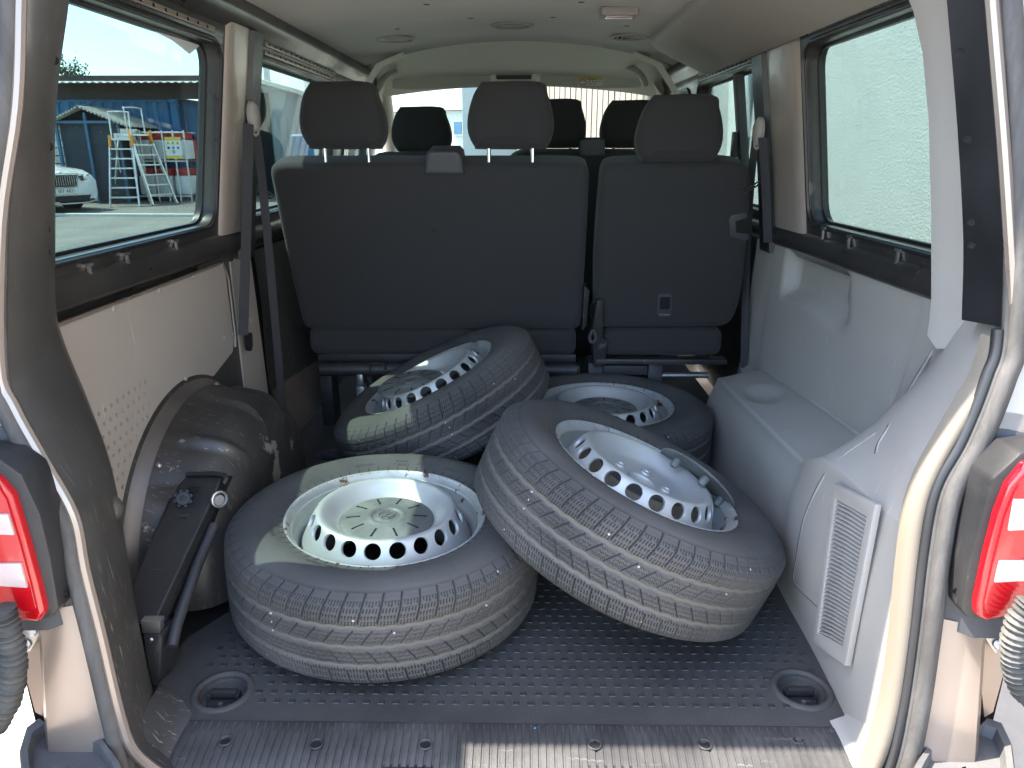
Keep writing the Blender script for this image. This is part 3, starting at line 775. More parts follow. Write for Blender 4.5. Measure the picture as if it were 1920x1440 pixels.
# ---- left lining: hardboard panel with perforations
AC = (1.76, 0.)
out = [(1.13, .20), (1.13, .662), (2.118, .666), (2.124, .44), (2.105, .405), (2.04, .392)]
arc = [(AC[0] + .405 * math.cos(R(a)), AC[1] + .405 * math.sin(R(a))) for a in range(66, 170, 6)]
out = out + arc + [(1.362, .0), (1.13, .0)]
holes = []
for r in range(10):
    for c in range(10):
        y = 1.372 + c * .0245 + (r % 2) * .0122; z = .462 - r * .0262 + c * .001
        if y > 1.60 or y < 1.375 + r * .004: continue
        if math.hypot(y - AC[0], z) < .428: continue
        holes.append([(y + .0055 * math.cos(k * 1.0472), z + .0055 * math.sin(k * 1.0472)) for k in range(6)])
panel = vp('lining_panel', perforated(out, holes, lambda y, z: (-.846, y, z), (-.005, 0, 0)), 'hardboard', smooth=30)
vp('side_skin', MB().box((-.862, 2.3, .32), (.006, 2.4, .72)), 'hole_black')
vp('pillar_base', MB().box((-.8545, 2.11, .36), (.004, .3, .66)), 'pillar_dark')
vp('panel_edge', MB().tube([(-.843, 1.15, .668), (-.843, 2.1, .672), (-.843, 2.13, .62), (-.843, 2.13, .45), (-.843, 2.12, .415)], .004, 6), 'paint_beige')
RIV = [(213, 578), (298, 545), (362, 518), (415, 496), (348, 710), (261, 879), (421, 633)]
rm = mesh_of('rivet', MB().lathe([(0, .003), (.004, .0028), (.0065, .0012), (.0075, 0)], 14, Matrix.Rotation(R(90), 4, 'Y')), 'trim_light')
for u, v in RIV:
    p = onx(u, v, -.8455); o = link('rivet', rm, panel); o.location = p
# second lining forward of the pillar
pan2 = vp('lining_panel', MB().sheet([(2.165, .20), (2.165, .664), (2.33, .664), (2.36, .2), (2.35, .06), (2.26, .12)], [], lambda y, z: (-.846, y, z), (-.005, 0, 0)), 'hardboard')
for u, v in ((437, 626), (472, 600), (440, 488), (478, 735)):
    p = onx(u, v, -.8455); o = link('rivet', rm, pan2); o.location = p
vp('door_lining', MB().grid([[(x, y, z) for x, z in ((-.80, -.005), (-.835, .05), (-.842, .3), (-.838, .5), (-.845, .672))] for y in (2.36, 2.42, 2.9, 3.3)]), 'pillar_dark', smooth=60)
vp('door_lining', MB().grid([[(x, y, z) for x, z in ((-.80, -.005), (-.845, .1), (-.845, .672))] for y in (3.3, 4.3)]), 'shell_dark')
vp('step_trim', MB().grid([[(-.842, 2.37, .20), (-.80, 2.37, .10), (-.79, 2.40, -.005)], [(-.842, 3.2, .12), (-.80, 3.2, .08), (-.78, 3.2, -.005)]]), 'paint_beige')
# ---- left wheel arch
prof = [(-.850, .43), (-.842, .412), (-.835, .400), (-.815, .394), (-.79, .388), (-.77, .380), (-.74, .374), (-.70, .366), (-.675, .355), (-.655, .336), (-.640, .310), (-.630, .270), (-.626, .2), (-.625, .1), (-.625, 0)]
rows = []
NTH = 120
for x, r in prof:
    row = []
    for k in range(NTH + 1):
        th = math.pi * k / NTH
        rib = 0
        if -.79 < x < -.632:
            for c in (42, 66, 92, 118, 140):
                d = abs(math.degrees(th) - c)
                rib = max(rib, .013 * max(0, 1 - (d / 2.6) ** 2))
        row.append((x, AC[0] + (r + rib) * math.cos(th), (r + rib) * math.sin(th) - .002))
    rows.append(row)
arch = vp('wheel_arch', MB().grid(rows), 'paint_arch', smooth=60)
rows = [[(x, AC[0] + r * math.cos(math.pi * k / 60), r * math.sin(math.pi * k / 60) - .002) for k in range(61)] for x, r in ((-.848, .412), (-.840, .411), (-.832, .403), (-.812, .3945))]
vp('arch_flange', MB().grid(rows), 'arch_rim', smooth=60)
bm_ = mesh_of('bolt', MB().lathe([(0, .006), (.004, .006), (.006, .004), (.008, 0)], 10), 'steel')
for th, x in ((75, -.80), (130, -.80)):
    o = link('bolt', bm_, arch); o.matrix_basis = Matrix.Translation((x, AC[0] + .392 * math.cos(R(th)), .392 * math.sin(R(th)))) @ Matrix.Rotation(R(th - 90), 4, 'X')

# ---- right trim: one moulded panel with the wheel box
ST = [
    (None, [(.600, 0), (.612, .11), (.622, .26), (.626, .41), (.642, .50), (.680, .60), (.725, .715)]),
    (1.10, [(.610, 0), (.607, .11), (.606, .26), (.612, .41), (.645, .51), (.700, .61), (.752, .715)]),
    (1.24, [(.618, 0), (.606, .11), (.604, .26), (.612, .405), (.675, .50), (.745, .61), (.790, .712)]),
    (1.335, [(.621, 0), (.606, .11), (.604, .25), (.615, .395), (.705, .475), (.795, .60), (.822, .707)]),
    (1.40, [(.622, 0), (.609, .11), (.607, .24), (.622, .37), (.755, .435), (.818, .57), (.832, .704)]),
    (1.47, [(.624, 0), (.616, .11), (.615, .23), (.634, .338), (.795, .385), (.826, .56), (.837, .70)]),
    (1.54, [(.626, 0), (.629, .11), (.631, .22), (.653, .312), (.812, .348), (.829, .55), (.839, .70)]),
    (1.90, [(.630, 0), (.632, .10), (.637, .20), (.660, .290), (.816, .325), (.832, .52), (.841, .695)]),
    (2.28, [(.640, 0), (.642, .10), (.650, .18), (.674, .262), (.816, .295), (.832, .50), (.841, .69)]),
    (2.385, [(.655, 0), (.657, .10), (.667, .17), (.695, .240), (.820, .275), (.833, .50), (.841, .688)]),
    (2.425, [(.76, 0), (.765, .10), (.77, .165), (.785, .225), (.826, .255), (.835, .50), (.842, .687)]),
    (2.60, [(.80, 0), (.81, .10), (.815, .165), (.82, .225), (.830, .255), (.836, .50), (.843, .687)]),
]
rows = []
def tighten(pr):
    L_ = lambda a, b, t: (a[0] + (b[0] - a[0]) * t, a[1] + (b[1] - a[1]) * t)
    return [pr[0], pr[1], pr[2], L_(pr[2], pr[3], .72), pr[3], L_(pr[3], pr[4], .16), L_(pr[3], pr[4], .86), pr[4], L_(pr[4], pr[5], .14), pr[5], pr[6]]
for y, pr in ST:
    pr = tighten(pr)
    pts = [Vector((x, (.955 + .14 * z) if y is None else y, z)) for x, z in pr]
    rows.append(catmull(pts, 8))
cols = list(zip(*rows))
grid = [catmull(c, 16) for c in cols]          # grid[k][i]: k along the profile, i along y
# recesses pressed into the panel
def press(p):
    # shelf pocket under the window
    fy = min(1, max(0, (p.y - 1.80 - .35 * (p.z - .55)) / .035)) * min(1, max(0, (2.30 - p.y) / .03))
    fz = min(1, max(0, (p.z - .555) / .018)) * min(1, max(0, (.69 - p.z) / .006))
    if p.z > .54 and p.x > .8: p.x += .042 * fy * fz
    # finger scoop on the wheel box
    d = ((p.y - 2.06) / .09) ** 2 + ((p.x - .735) / .05) ** 2
    if d < 1 and .2 < p.z < .4: p.z -= .022 * (1 - d) ** .7
    return p
grid = [[press(Vector(p)) for p in g] for g in grid]
mb = MB().grid(grid)
top = grid[-1]
mb.grid([top, [p + Vector((.012, 0, .008)) for p in top], [p + Vector((.05, 0, .008)) for p in top]])
trim = vp('side_trim', mb, 'trim_grey', smooth=70)
vp('side_skin', MB().box((.892, 2.42, .32), (.006, 2.3, .72)), 'shell_dark')
# raised cover round the grille
cv = [(1.04, .055), (1.285, .04), (1.31, .06), (1.325, .26), (1.318, .36), (1.29, .412), (1.22, .425), (1.05, .44)]
# grille with slats, on the box face
def gx(y, z):   # x of the trim near the grille
    return .6035
gm = [(1.232, .395), (1.075, .432), (1.086, .110), (1.222, .058)]
gmi = [(1.214, .372), (1.097, .398), (1.106, .138), (1.205, .092)]
gr = vp('vent_grille', MB().sheet(gm, [gmi], lambda y, z: (.592, y, z), (.012, 0, 0)), 'trim_grey', bevel=.003, smooth=40)
part('grille_back', MB().prism([(.6022, y, z) for y, z in gmi], (.001, 0, 0)), 'shell_black', gr)
NS = 33
for k in range(NS):
    f = (k + .5) / NS
    a = Vector((.5945, gmi[0][0] + (gmi[3][0] - gmi[0][0]) * f, gmi[0][1] + (gmi[3][1] - gmi[0][1]) * f))
    b = Vector((.5945, gmi[1][0] + (gmi[2][0] - gmi[1][0]) * f, gmi[1][1] + (gmi[2][1] - gmi[1][1]) * f))
    c = (a + b) / 2 + Vector((0, 0, .002))
    sl_ = [(-.0012, -.0026), (.0, -.0010), (.0055, .0022), (.0062, .0014), (.0004, -.0030)]
    part('slat', MB().grid([[q + Vector((dx, 0, dz)) for q in (a, c, b)] for dx, dz in sl_], closed_u=True), 'trim_grey', gr, smooth=0)
# seam lines of the grille cover and pillar cover, laid on the trim surface
from mathutils.bvhtree import BVHTree
_bv = BVHTree.FromPolygons([Vector(v) for v in mb.v], mb.f)
def on_trim(u, v):
    r = ray(u, v).normalized(); h = _bv.ray_cast(CAM, r)
    return (h[0] - r * .0006) if h[0] is not None else None
for px in ([(1640, 812), (1585, 850), (1545, 890), (1517, 945), (1502, 990), (1490, 1060), (1487, 1090), (1500, 1108), (1530, 1135), (1548, 1160)],
           [(1780, 602), (1745, 660), (1700, 735), (1664, 800), (1646, 830), (1640, 850)]):
    pp = [on_trim(u, v) for u, v in px]; pp = [p for p in pp if p is not None]
    if len(pp) > 3:
        pp = catmull(pp, 3)
        vp('trim_seam', MB().tube(pp, .0012, 6), 'shell_black', smooth=60)
        vp('trim_lip', MB().tube([p + Vector((.0015, -.0032, .0015)) for p in pp], .0026, 6), 'trim_grey', smooth=60)
# upper pillar trim on the right
inn = [onplane(u, v, (0, 1.32, 0), (0, 1, 0)) for u, v in ((1600, -250), (1650, -140), (1688, -40), (1712, 20), (1730, 100), (1741, 220), (1746, 400), (1746, 560), (1742, 606))]
rows = []
for dx, dy in ((.05, .012), (.0, .0), (.004, -.03), (.022, -.07), (.05, -.12), (.065, -.15), (.085, -.155)):
    rows.append([p + Vector((dx, dy, 0)) for p in inn])
mb = MB().grid(rows)
low = [r[-1] for r in rows]
tipz = [Vector((.0, -.0, -.02)), Vector((0, 0, -.022)), Vector((.0, 0, -.04)), Vector((0, 0, -.03)), Vector((.0, 0, .0)), Vector((0, 0, .01)), Vector((0, 0, .01))]
mb.grid([low, [p + d for p, d in zip(low, tipz)]])
vp('pillar_trim', mb, 'trim_light', smooth=60, weld=True)

# ---- rear pillars
LF = [(84, -275), (56, -120), (52, 0), (45, 200), (15, 420), (12, 680), (40, 760), (95, 860), (150, 960), (170, 1060), (200, 1180), (235, 1330), (262, 1400), (318, 1448)]
LI = [(168, -275), (138, -120), (130, 0), (105, 200), (104, 420), (105, 570), (120, 640), (165, 750), (205, 860), (226, 960), (245, 1080), (276, 1250), (300, 1320), (345, 1362)]
def ydep(z): return 1.145 + min(1, max(0, z / .6)) * .075
def inner_pt(u, v):
    p = ony(u, v, 1.2)
    for _ in range(4): p = ony(u, v, ydep(p.z))
    return p
fl = catmull([onopen(u, v) for u, v in LF], 5)
ii = catmull([inner_pt(u, v) for u, v in LI], 5)
rows = [[p + Vector((-.035, -.012, 0)) for p in fl], fl]
for f, bl in ((.12, .006), (.35, .012), (.65, .012), (.9, .008)):
    rows.append([a.lerp(b, f) + Vector((bl, -bl * .6, 0)) for a, b in zip(fl, ii)])
rows += [ii, [p + Vector((-.012, .008, 0)) for p in ii], [p + Vector((-.10, .03, 0)) for p in ii]]
vp('rear_pillar', MB().grid(rows), 'pillar_dark', smooth=50)
for u, v in ((95, 115), (85, 275), (80, 428), (80, 470)):
    p = ony(u, v, 1.17); p = p.lerp(inner_pt(u, v), .35)
    vp('fixing_hole', MB().lathe([(0, 0), (.005, .001), (.0065, 0.003)], 12, frame(p + Vector((.012, -.012, 0)), (.75, -.65, 0))), 'hole_black')
# dimple near the lower left
p = inner_pt(205, 955); q = onopen(150, 955); c = p.lerp(q, .25)
vp('pillar_boss', MB().lathe([(.0, .004), (.006, .004), (.008, .012), (.016, .013), (.024, .006), (.028, .001)], 20, frame(c + Vector((.011, -.006, 0)), (.8, -.6, 0))), 'pillar_dark', smooth=60)
# right, upper: black metal strip between trim and flange
RF = [(1812, -275), (1838, -120), (1845, 0), (1870, 300), (1890, 615)]
RI = [(1738, -275), (1765, -120), (1775, 0), (1795, 240), (1806, 450), (1803, 600)]
flr = catmull([onopen(*p) for p in RF], 10); iir = catmull([ony(u, v, 1.17) for u, v in RI], 8)
rows = [[p + Vector((.035, -.012, 0)) for p in flr], flr] + [[a.lerp(b, f) for a, b in zip(flr, iir)] for f in (.3, .7)] + [iir, [p + Vector((.06, .04, 0)) for p in iir]]
vp('rear_pillar', MB().grid(rows), 'shell_black', smooth=50)
for u, v in ((1806, 100), (1821, 261), (1827, 416), (1828, 459)):
    p = ony(u, v, 1.125)
    vp('fixing_hole', MB().lathe([(0, 0), (.0045, .001), (.006, 0.003)], 12, frame(p + Vector((-.006, -.004, 0)), (-.75, -.65, 0))), 'hole_black')
# edge strip of the right trim and beads of the flanges
RS = [(1868, 632), (1846, 705), (1795, 790), (1742, 885), (1716, 960), (1702, 1060), (1688, 1200), (1668, 1330), (1640, 1425), (1600, 1500)]
rs = catmull([onopen(*p) for p in RS], 6)
vp('edge_strip', MB().grid([[p + Vector((-.009, .022, .0)) for p in rs], [p + Vector((-.006, .006, 0)) for p in rs], [p + Vector((.0, -.003, 0)) for p in rs], [p + Vector((.010, -.005, 0)) for p in rs], [p + Vector((.016, -.002, 0)) for p in rs]]), 'edge_sun_tint', smooth=60)
vp('flange_bead', MB().tube([p + Vector((-.004, -.010, 0)) for p in fl], .0085, 8), 'paint_beige')
vp('flange_bead', MB().tube([p + Vector((.004, -.010, 0)) for p in flr], .0085, 8), 'paint_beige')
SL = [(52, -275), (22, -120), (18, 0), (8, 200), (-14, 420), (-14, 690), (14, 775), (68, 878), (122, 980), (142, 1080), (172, 1200), (207, 1350), (232, 1440), (262, 1500)]
SR = [(1855, -275), (1885, -120), (1895, 0), (1912, 300), (1908, 620), (1885, 715), (1838, 832), (1788, 925), (1765, 1040), (1748, 1180), (1728, 1320), (1705, 1430), (1668, 1520)]
seals = {}
for s, L in ((-1, SL), (1, SR)):
    pth = catmull([onopen(u, v, -.012) for u, v in L], 8); seals[s] = pth
    vp('door_seal', MB().tube(pth, .0135, 10), 'seal_rubber', smooth=60)
    vp('door_seal', MB().tube([p + Vector((-s * .012, .006, 0)) for p in pth], .007, 8), 'seal_rubber', smooth=60)
vp('door_flange', MB().tube([p + Vector((-.022, .010, 0)) for p in seals[1] if p.z < .74], .009, 8), 'shell_black', smooth=60)
# outer corner of the body beside the seals: upper beige, middle dark, lower beige
for s in (-1, 1):
    P = seals[s]
    segs = (('rear_corner', 'paint_beige', .60, 2.), ('lamp_recess', 'plastic_dark', .275, .60), ('rear_corner', 'paint_beige', .04, .275))
    for nm, m, z0, z1 in segs:
        q = [p for p in P if z0 - .02 <= p.z <= z1 + .02]
        if len(q) < 2: continue
        if z1 < .3:
            # painted lower corner: flat face, small crease, then turned forward
            r0 = [p + Vector((s * .008, .006, 0)) for p in q]
            r1 = [p + Vector((s * (.035), -.005, 0)) for p in q]
            r2 = [Vector((s * (.735 + .05 * (.275 - p.z)), p.y - .004, p.z)) for p in q]
            r3 = [p + Vector((s * .012, .012, 0)) for p in r2]
            r4 = [p + Vector((s * .03, .16, 0)) for p in r2]
            r5 = [p + Vector((s * .07, .16, 0)) for p in r2]
            vp(nm, MB().grid([r0, r1, r2, r3, r4, r5]), m, smooth=40)
        else:
            r0 = [p + Vector((s * .008, .006, 0)) for p in q]
            r1 = [p + Vector((s * .03, .0, 0)) for p in q]
            r2 = [p + Vector((s * .05, -.02, 0)) for p in q]
            r3 = [Vector((s * .94, p.y - .03, p.z)) for p in q]
            r4 = [Vector((s * .95, p.y + .1, p.z)) for p in q]
            vp(nm, MB().grid([r0, r1, r2, r3, r4]), m, smooth=60)
# tail lights
for s in (-1, 1):
    if s < 0:
        o = [(-90, 872), (-10, 895), (20, 930), (45, 1010), (66, 1085), (82, 1150), (72, 1168), (40, 1166), (-90, 1150)]
        bz = [(-95, 845), (0, 862), (40, 890), (75, 965), (95, 1050), (110, 1140), (96, 1160), (-95, 1185)]
        whites = ([(-80, 965), (14, 965), (26, 1004), (-80, 1001)], [(-80, 1058), (38, 1057), (50, 1103), (-80, 1094)])
        inner = [(-80, 890), (-8, 905), (12, 938), (36, 1015), (56, 1090), (68, 1140), (58, 1150), (-80, 1136)]
    else:
        o = [(2010, 850), (1925, 872), (1893, 912), (1872, 965), (1850, 1050), (1832, 1135), (1834, 1158), (1850, 1166), (1925, 1152), (2010, 1140)]
        bz = [(2015, 835), (1915, 850), (1860, 900), (1840, 970), (1815, 1060), (1803, 1145), (1815, 1160), (2015, 1170)]
        whites = ([(2000, 938), (1903, 938), (1892, 996), (2000, 990)], [(2000, 1050), (1876, 1053), (1866, 1093), (2000, 1086)])
        inner = [(2000, 868), (1928, 886), (1904, 920), (1884, 970), (1862, 1055), (1846, 1130), (1852, 1150), (2000, 1128)]
    yb = .935
    tl = vp('tail_light', MB().prism([ony(u, v, yb) for u, v in o], (0, .05, 0)), 'red_lens', bevel=.008, bseg=3, smooth=50)
    part('lens_panel', MB().prism([ony(u, v, yb - .004) for u, v in inner], (0, .006, 0)), 'red_lens', tl, bevel=.002)
    for wv in whites:
        part('reversing_lens', MB().prism([ony(u, v, yb - .008) for u, v in wv], (0, .005, 0)), 'white_lens', tl, bevel=.0015)
    vp('lamp_bezel', MB().prism([ony(u, v, yb + .014) for u, v in bz], (0, .06, 0)), 'plastic_black', bevel=.006)
    u, v = ((126, 1107), (1789, 1101))[s > 0]
    p = onopen(u, v, -.02)
    vp('fixing_hole', MB().lathe([(0, 0), (.005, .001), (.0065, 0.004)], 12, frame(p + Vector((0, -.008, 0)), (-s * .3, -.95, 0))), 'hole_black')
# bumper corners
for s in (-1, 1):
    if s < 0:
        ol = [(72, 1352), (90, 1366), (150, 1382), (200, 1396), (232, 1440), (258, 1500), (200, 1560), (90, 1560), (42, 1480), (36, 1410), (48, 1370)]
    else:
        ol = [(1852, 1352), (1838, 1366), (1780, 1380), (1738, 1396), (1712, 1440), (1680, 1500), (1750, 1560), (1850, 1560), (1908, 1480), (1898, 1400), (1880, 1362)]
    z0 = .055
    base = [onz(u, v, z0) for u, v in ol]
    cen = sum(base, Vector()) / len(base)
    rows = [base, [cen + (p - cen) * .93 + Vector((0, 0, .012)) for p in base], [cen + (p - cen) * .80 + Vector((0, 0, .010)) for p in base], [cen + (p - cen) * .74 + Vector((0, 0, -.008)) for p in base], [cen + (p - cen) * .05 + Vector((0, 0, -.010)) for p in base]]
    under = [[cen + (p - cen) * 1.04 + Vector((0, 0, -.03)) for p in base], [cen + (p - cen) * 1.05 + Vector((0, 0, -.30)) for p in base]]
    bc = vp('bumper_corner', MB().grid(rows[::-1] + under, closed_v=True), 'bumper_grey', smooth=50)
    part('bumper_skin', MB().grid([[cen + (p - cen) * 1.06 + Vector((0, 0, -.035)) for p in base], [cen + (p - cen) * 1.12 + Vector((0, 0, -.05)) for p in base], [cen + (p - cen) * 1.12 + Vector((0, 0, -.32)) for p in base]], closed_v=True), 'paint_beige', bc)
# rear bumper beam under the sill
vp('rear_bumper', MB().grid([[(x, y, z) for y, z in ((.952, -.03), (.93, -.05), (.90, -.06), (.885, -.09), (.88, -.30))] for x in (-.62, 0, .62)]), 'paint_beige', smooth=50)
# cable conduits and hinge plates
for s, path in ((-1, [(2, 1140), (14, 1180), (24, 1225), (24, 1270), (14, 1315), (-10, 1360)]), (1, [(1935, 1130), (1912, 1165), (1902, 1210), (1904, 1250), (1918, 1290), (1950, 1320)])):
    pts = catmull([ony(u, v, .90) for u, v in path], 14)
    vp('cable_conduit', MB().tube(pts, [.0165 + .0032 * math.sin(i * 1.9) for i in range(len(pts))], 12), 'conduit', smooth=70)
    hp = [(34, 1172), (62, 1165), (75, 1182), (72, 1196), (56, 1222), (42, 1224), (34, 1200)] if s < 0 else [(1842, 1175), (1858, 1168), (1886, 1172), (1888, 1205), (1880, 1224), (1866, 1226), (1846, 1194)]
    pl = vp('hinge_plate', MB().prism([ony(u, v, .985) for u, v in hp], (0, .008, 0)), 'steel', bevel=.002)
    for u, v in (((58, 1184), (47, 1208)) if s < 0 else ((1859, 1184), (1874, 1208))):
        p = ony(u, v, .983)
        part('hinge_bolt', MB().lathe([(0, .004), (.006, .004), (.009, .002), (.010, 0)], 14, frame(p, (0, -1, .01))), 'lead', pl)
# painted panel behind the hinge plates
vp('hinge_panel', MB().prism([ony(u, v, 1.0) for u, v in ((20, 1150), (100, 1150), (84, 1345), (66, 1335), (40, 1240))], (0, .01, 0)), 'paint_beige')
vp('hinge_panel', MB().prism([ony(u, v, 1.0) for u, v in ((1905, 1150), (1825, 1150), (1846, 1345), (1862, 1335), (1888, 1240))], (0, .01, 0)), 'paint_beige')
# side wrap behind the hinge plates
for s in (-1, 1):
    vp('rear_corner', MB().grid([[(s * .80, 1.012, z), (s * .85, 1.02, z), (s * .87, 1.07, z)] for z in (.16, .22, .28)]), 'paint_beige')

# ---- roof, headliner
def roof_z(x): return 1.412 - .046 * (x / .74) ** 2
XS = [-.765 + 1.53 * i / 24 for i in range(25)]
def front_y(x): return 3.27 + .95 * x * x
rows = [[(x, 1.12 + (front_y(x) - 1.12) * f, roof_z(x)) for x in XS] for f in [i / 12 for i in range(13)]]
lipr = [[(x, front_y(x) + .004, roof_z(x) - .004) for x in XS], [(x, front_y(x) + .012, roof_z(x) + .006) for x in XS], [(x, front_y(x) + .014, roof_z(x) + .03) for x in XS]]
hl = vp('headliner', MB().grid(rows + lipr), 'headliner', smooth=60)
vp('roof_skin', MB().grid([[(x * 1.2, y, roof_z(x) + .055 - .10 * max(0, abs(x) - .66) * 8 * .12) for x in XS] for y in (1.072, 1.09, 2.0, 3.3, 4.4)]), 'paint_beige')
for s in (-1, 1):
    vp('gutter_sun_stop', MB().bar((s * .91, 1.075, 1.405), (s * .91, 4.3, 1.405), .05, .05), 'paint_beige', bevel=.012)  # unseen roof-edge bar, added to stop sun slipping past the door
vp('rear_header', MB().grid([[(x, y, roof_z(x) + dz) for x in XS] for y, dz in ((1.13, .0), (1.12, -.02), (1.10, -.025), (1.085, .0), (1.072, .045))]), 'pillar_dark', smooth=50)
# recessed studs, round vents and lamp in the headliner
for u, v in ((745, 52), (883, 40), (1037, 39), (1175, 48), (800, 12), (1090, 10)):
    p = onz(u, v, 1.40); p.z = roof_z(p.x) - .0005
    part('stud', MB().lathe([(0, -.001), (.008, -.001), (.011, 0)], 14, Matrix.Translation(p)), 'plastic_dark', hl)
for u, v, kind in ((740, 70, 0), (961, 55, 1), (1181, 68, 2)):
    p = onz(u, v, 1.397); p.z = roof_z(p.x)
    av = vp('air_vent', MB().lathe([(.078, .0), (.076, -.006), (.066, -.007), (.062, .004)], 32, Matrix.Translation(p)), 'trim_light' if kind == 0 else 'trim_grey', smooth=60)
    part('vent_core', MB().lathe([(.062, -.001), (.03, -.004 if kind < 2 else .004), (0, -.005 if kind < 2 else .004)], 28, Matrix.Translation(p)), ('trim_light', 'plastic_dark', 'hole_black')[kind], av, smooth=60)
    if kind == 2:
        for k in range(6):
            xx = -.045 + k * .018
            part('slat', MB().box((p.x + xx, p.y, p.z - .002), (.003, 2 * math.sqrt(.06 ** 2 - xx * xx), .010), Matrix.Rotation(R(30), 3, 'Y')), 'trim_grey', av)
p = onz(1160, 20, 1.398); p.z = roof_z(p.x)
lp = vp('interior_lamp', MB().box((p.x, p.y, p.z - .012), (.115, .085, .026)), 'trim_light', bevel=.008, bseg=3)
part('lens', MB().box((p.x, p.y - .012, p.z - .026), (.085, .04, .006)), 'white_lens', lp, bevel=.002)
part('lens_slot', MB().box((p.x, p.y - .012, p.z - .0295), (.07, .008, .002)), 'steel', lp)
# roof duct on the right
du = [(.50, 1.395), (.502, 1.375), (.515, 1.355), (.60, 1.312), (.70, 1.268), (.735, 1.258), (.748, 1.27), (.76, 1.32)]
rows = [[(x + .02, 3.06, min(1.39, z + .02)) for x, z in du], [(x, 3.03, z) for x, z in du]] + [[(x, y, z) for x, z in du] for y in (2.9, 2.2, 1.7)] + [[(x + .03, 1.2, z + .01) for x, z in du]]
rows[0] = [(.62 + (x - .62) * .86, 3.07, 1.33 + (z - 1.33) * .86) for x, z in du]
vp('roof_duct', MB().grid(rows), 'trim_grey', smooth=50)
# cab headliner
def cabrow(f):
    out = []
    for x in XS:
        y0 = front_y(x) + .012; y1 = 4.18 + .12 * (abs(x) / .74) ** 2 * 0
        y = y0 + (y1 - y0) * f
        z = roof_z(x) + .012 - (.115) * f ** 1.7 - .02 * abs(x) ** 2 * f
        out.append((x, y, z))
    return out
vp('cab_headliner', MB().grid([cabrow(i / 10) for i in range(11)]), 'cab_cream', smooth=60)
# sun visors, console
for s, ol in ((-1, [(735, 152), (742, 145), (760, 139), (880, 134), (915, 137), (921, 146), (921, 160), (905, 163), (770, 168), (735, 166)]), (1, [(1012, 150), (1016, 140), (1025, 134), (1180, 140), (1196, 147), (1204, 158), (1200, 164), (1120, 166), (1080, 163), (1012, 160)])):
    vz = vp('sun_visor', MB().prism([ony(u, v, 4.0) for u, v in ol], (0, .03, 0)), 'visor_grey', bevel=.010, bseg=3, smooth=60)
    if s > 0:
        q = [ony(u, v, 3.994) for u, v in ((1085, 147), (1130, 147), (1129, 160.5), (1084, 160))]
        lb = part('warning_label', MB().prism(q, (0, .004, 0)), 'white_paint', vz)
        lb['label'] = 'white airbag warning label with yellow band'
        q2 = [ony(u, v, 3.9925) for u, v in ((1085, 146.6), (1130, 146.6), (1130, 150), (1085, 150))]
        part('label_band', MB().prism(q2, (0, .003, 0)), 'yellow_paint', vz)
        tx = text_mesh('AIRBAG', .011, .0004); c = ony(1110, 148.4, 3.991)
        part('label_lettering', xform(tx, lambda p: Vector((c.x + p.x, 3.991 - p.z, c.z + p.y))), 'black_print', vz, smooth=0)
        c = ony(1092.5, 154.3, 3.9925)
        part('label_ring', MB().tube([(c.x + .018 * math.cos(a * .4488), 3.9925, c.z + .011 * math.sin(a * .4488)) for a in range(14)], .002, 5, closed=True), 'red_paint', vz)
        for uu in (1101, 1110.5, 1121):
            a, b = ony(uu, 151, 3.9928), ony(uu, 160, 3.9928)
            part('label_rule', MB().bar(a, b, .0012, .001), 'grey_sheet', vz)
        for uu, vv in ((1106, 152.5), (1112, 152.3), (1118, 152.6), (1106, 157), (1115, 157), (1125, 153)):
            c = ony(uu, vv, 3.9925); part('label_symbol', MB().box(c, (.010, .001, .006)), 'grey_sheet', vz)
q = [ony(u, v, 3.98) for u, v in ((918, 121), (1009, 121), (1005, 153), (922, 153))]
qi = [ony(u, v, 3.98) for u, v in ((928, 126), (999, 126), (996, 149), (931, 149))]
cn = vp('overhead_console', MB().sheet([(p.x, p.z) for p in q], [[(p.x, p.z) for p in qi]], lambda x, z: (x, 3.975, z), (0, .03, 0)), 'cab_cream', bevel=.003)
part('pocket', MB().prism([Vector((p.x, 4.0, p.z)) for p in qi], (0, .02, 0)), 'plastic_dark', cn)
# windscreen, A pillars, dashboard, front closing
wsr = [(-.70, 4.20, 1.31), (.70, 4.20, 1.31), (.80, 4.95, .62), (-.80, 4.95, .62)]
ws = vp('windscreen', MB().prism([(x * 1.01, y, z) for x, y, z in wsr], (0, .006, .002)), 'glass_front')
part('mirror_stem', MB().box((-.02, 4.26, 1.27), (.03, .05, .06)), 'plastic_black', ws, bevel=.01)
for s in (-1, 1):
    vp('front_pillar', MB().tube(catmull([(s * .735, 4.10, 1.36), (s * .735, 4.22, 1.28), (s * .76, 4.5, 1.0), (s * .80, 4.98, .55)], 5), .045, 10), 'cab_cream', smooth=70)
    vp('upper_pillar_trim', MB().grid([[(s * x, y, z) for x, z in ((.775, .95), (.735, 1.1), (.70, 1.24), (.62, 1.345), (.5, 1.392))] for y in (3.46, 3.52, 3.6)] ), 'cab_cream', smooth=60)
    vp('front_pillar_trim', MB().grid([[(s * .752, y, z0), (s * .73, y, z1), (s * .66, y, 1.345)] for y, z0, z1 in ((4.05, 1.15, 1.26), (4.2, 1.1, 1.26))]), 'cab_cream', smooth=60)
    p = ony(724 if s < 0 else 1197, 148 if s < 0 else 140, 3.85)
    vp('grab_handle', MB().tube(catmull([p + Vector((-s * .05, 0, .035)), p + Vector((-s * .02, -.03, .02)), p + Vector((s * .015, -.035, -.01)), p + Vector((s * .04, 0, -.045))], 5), .013, 10), 'trim_light', smooth=70)
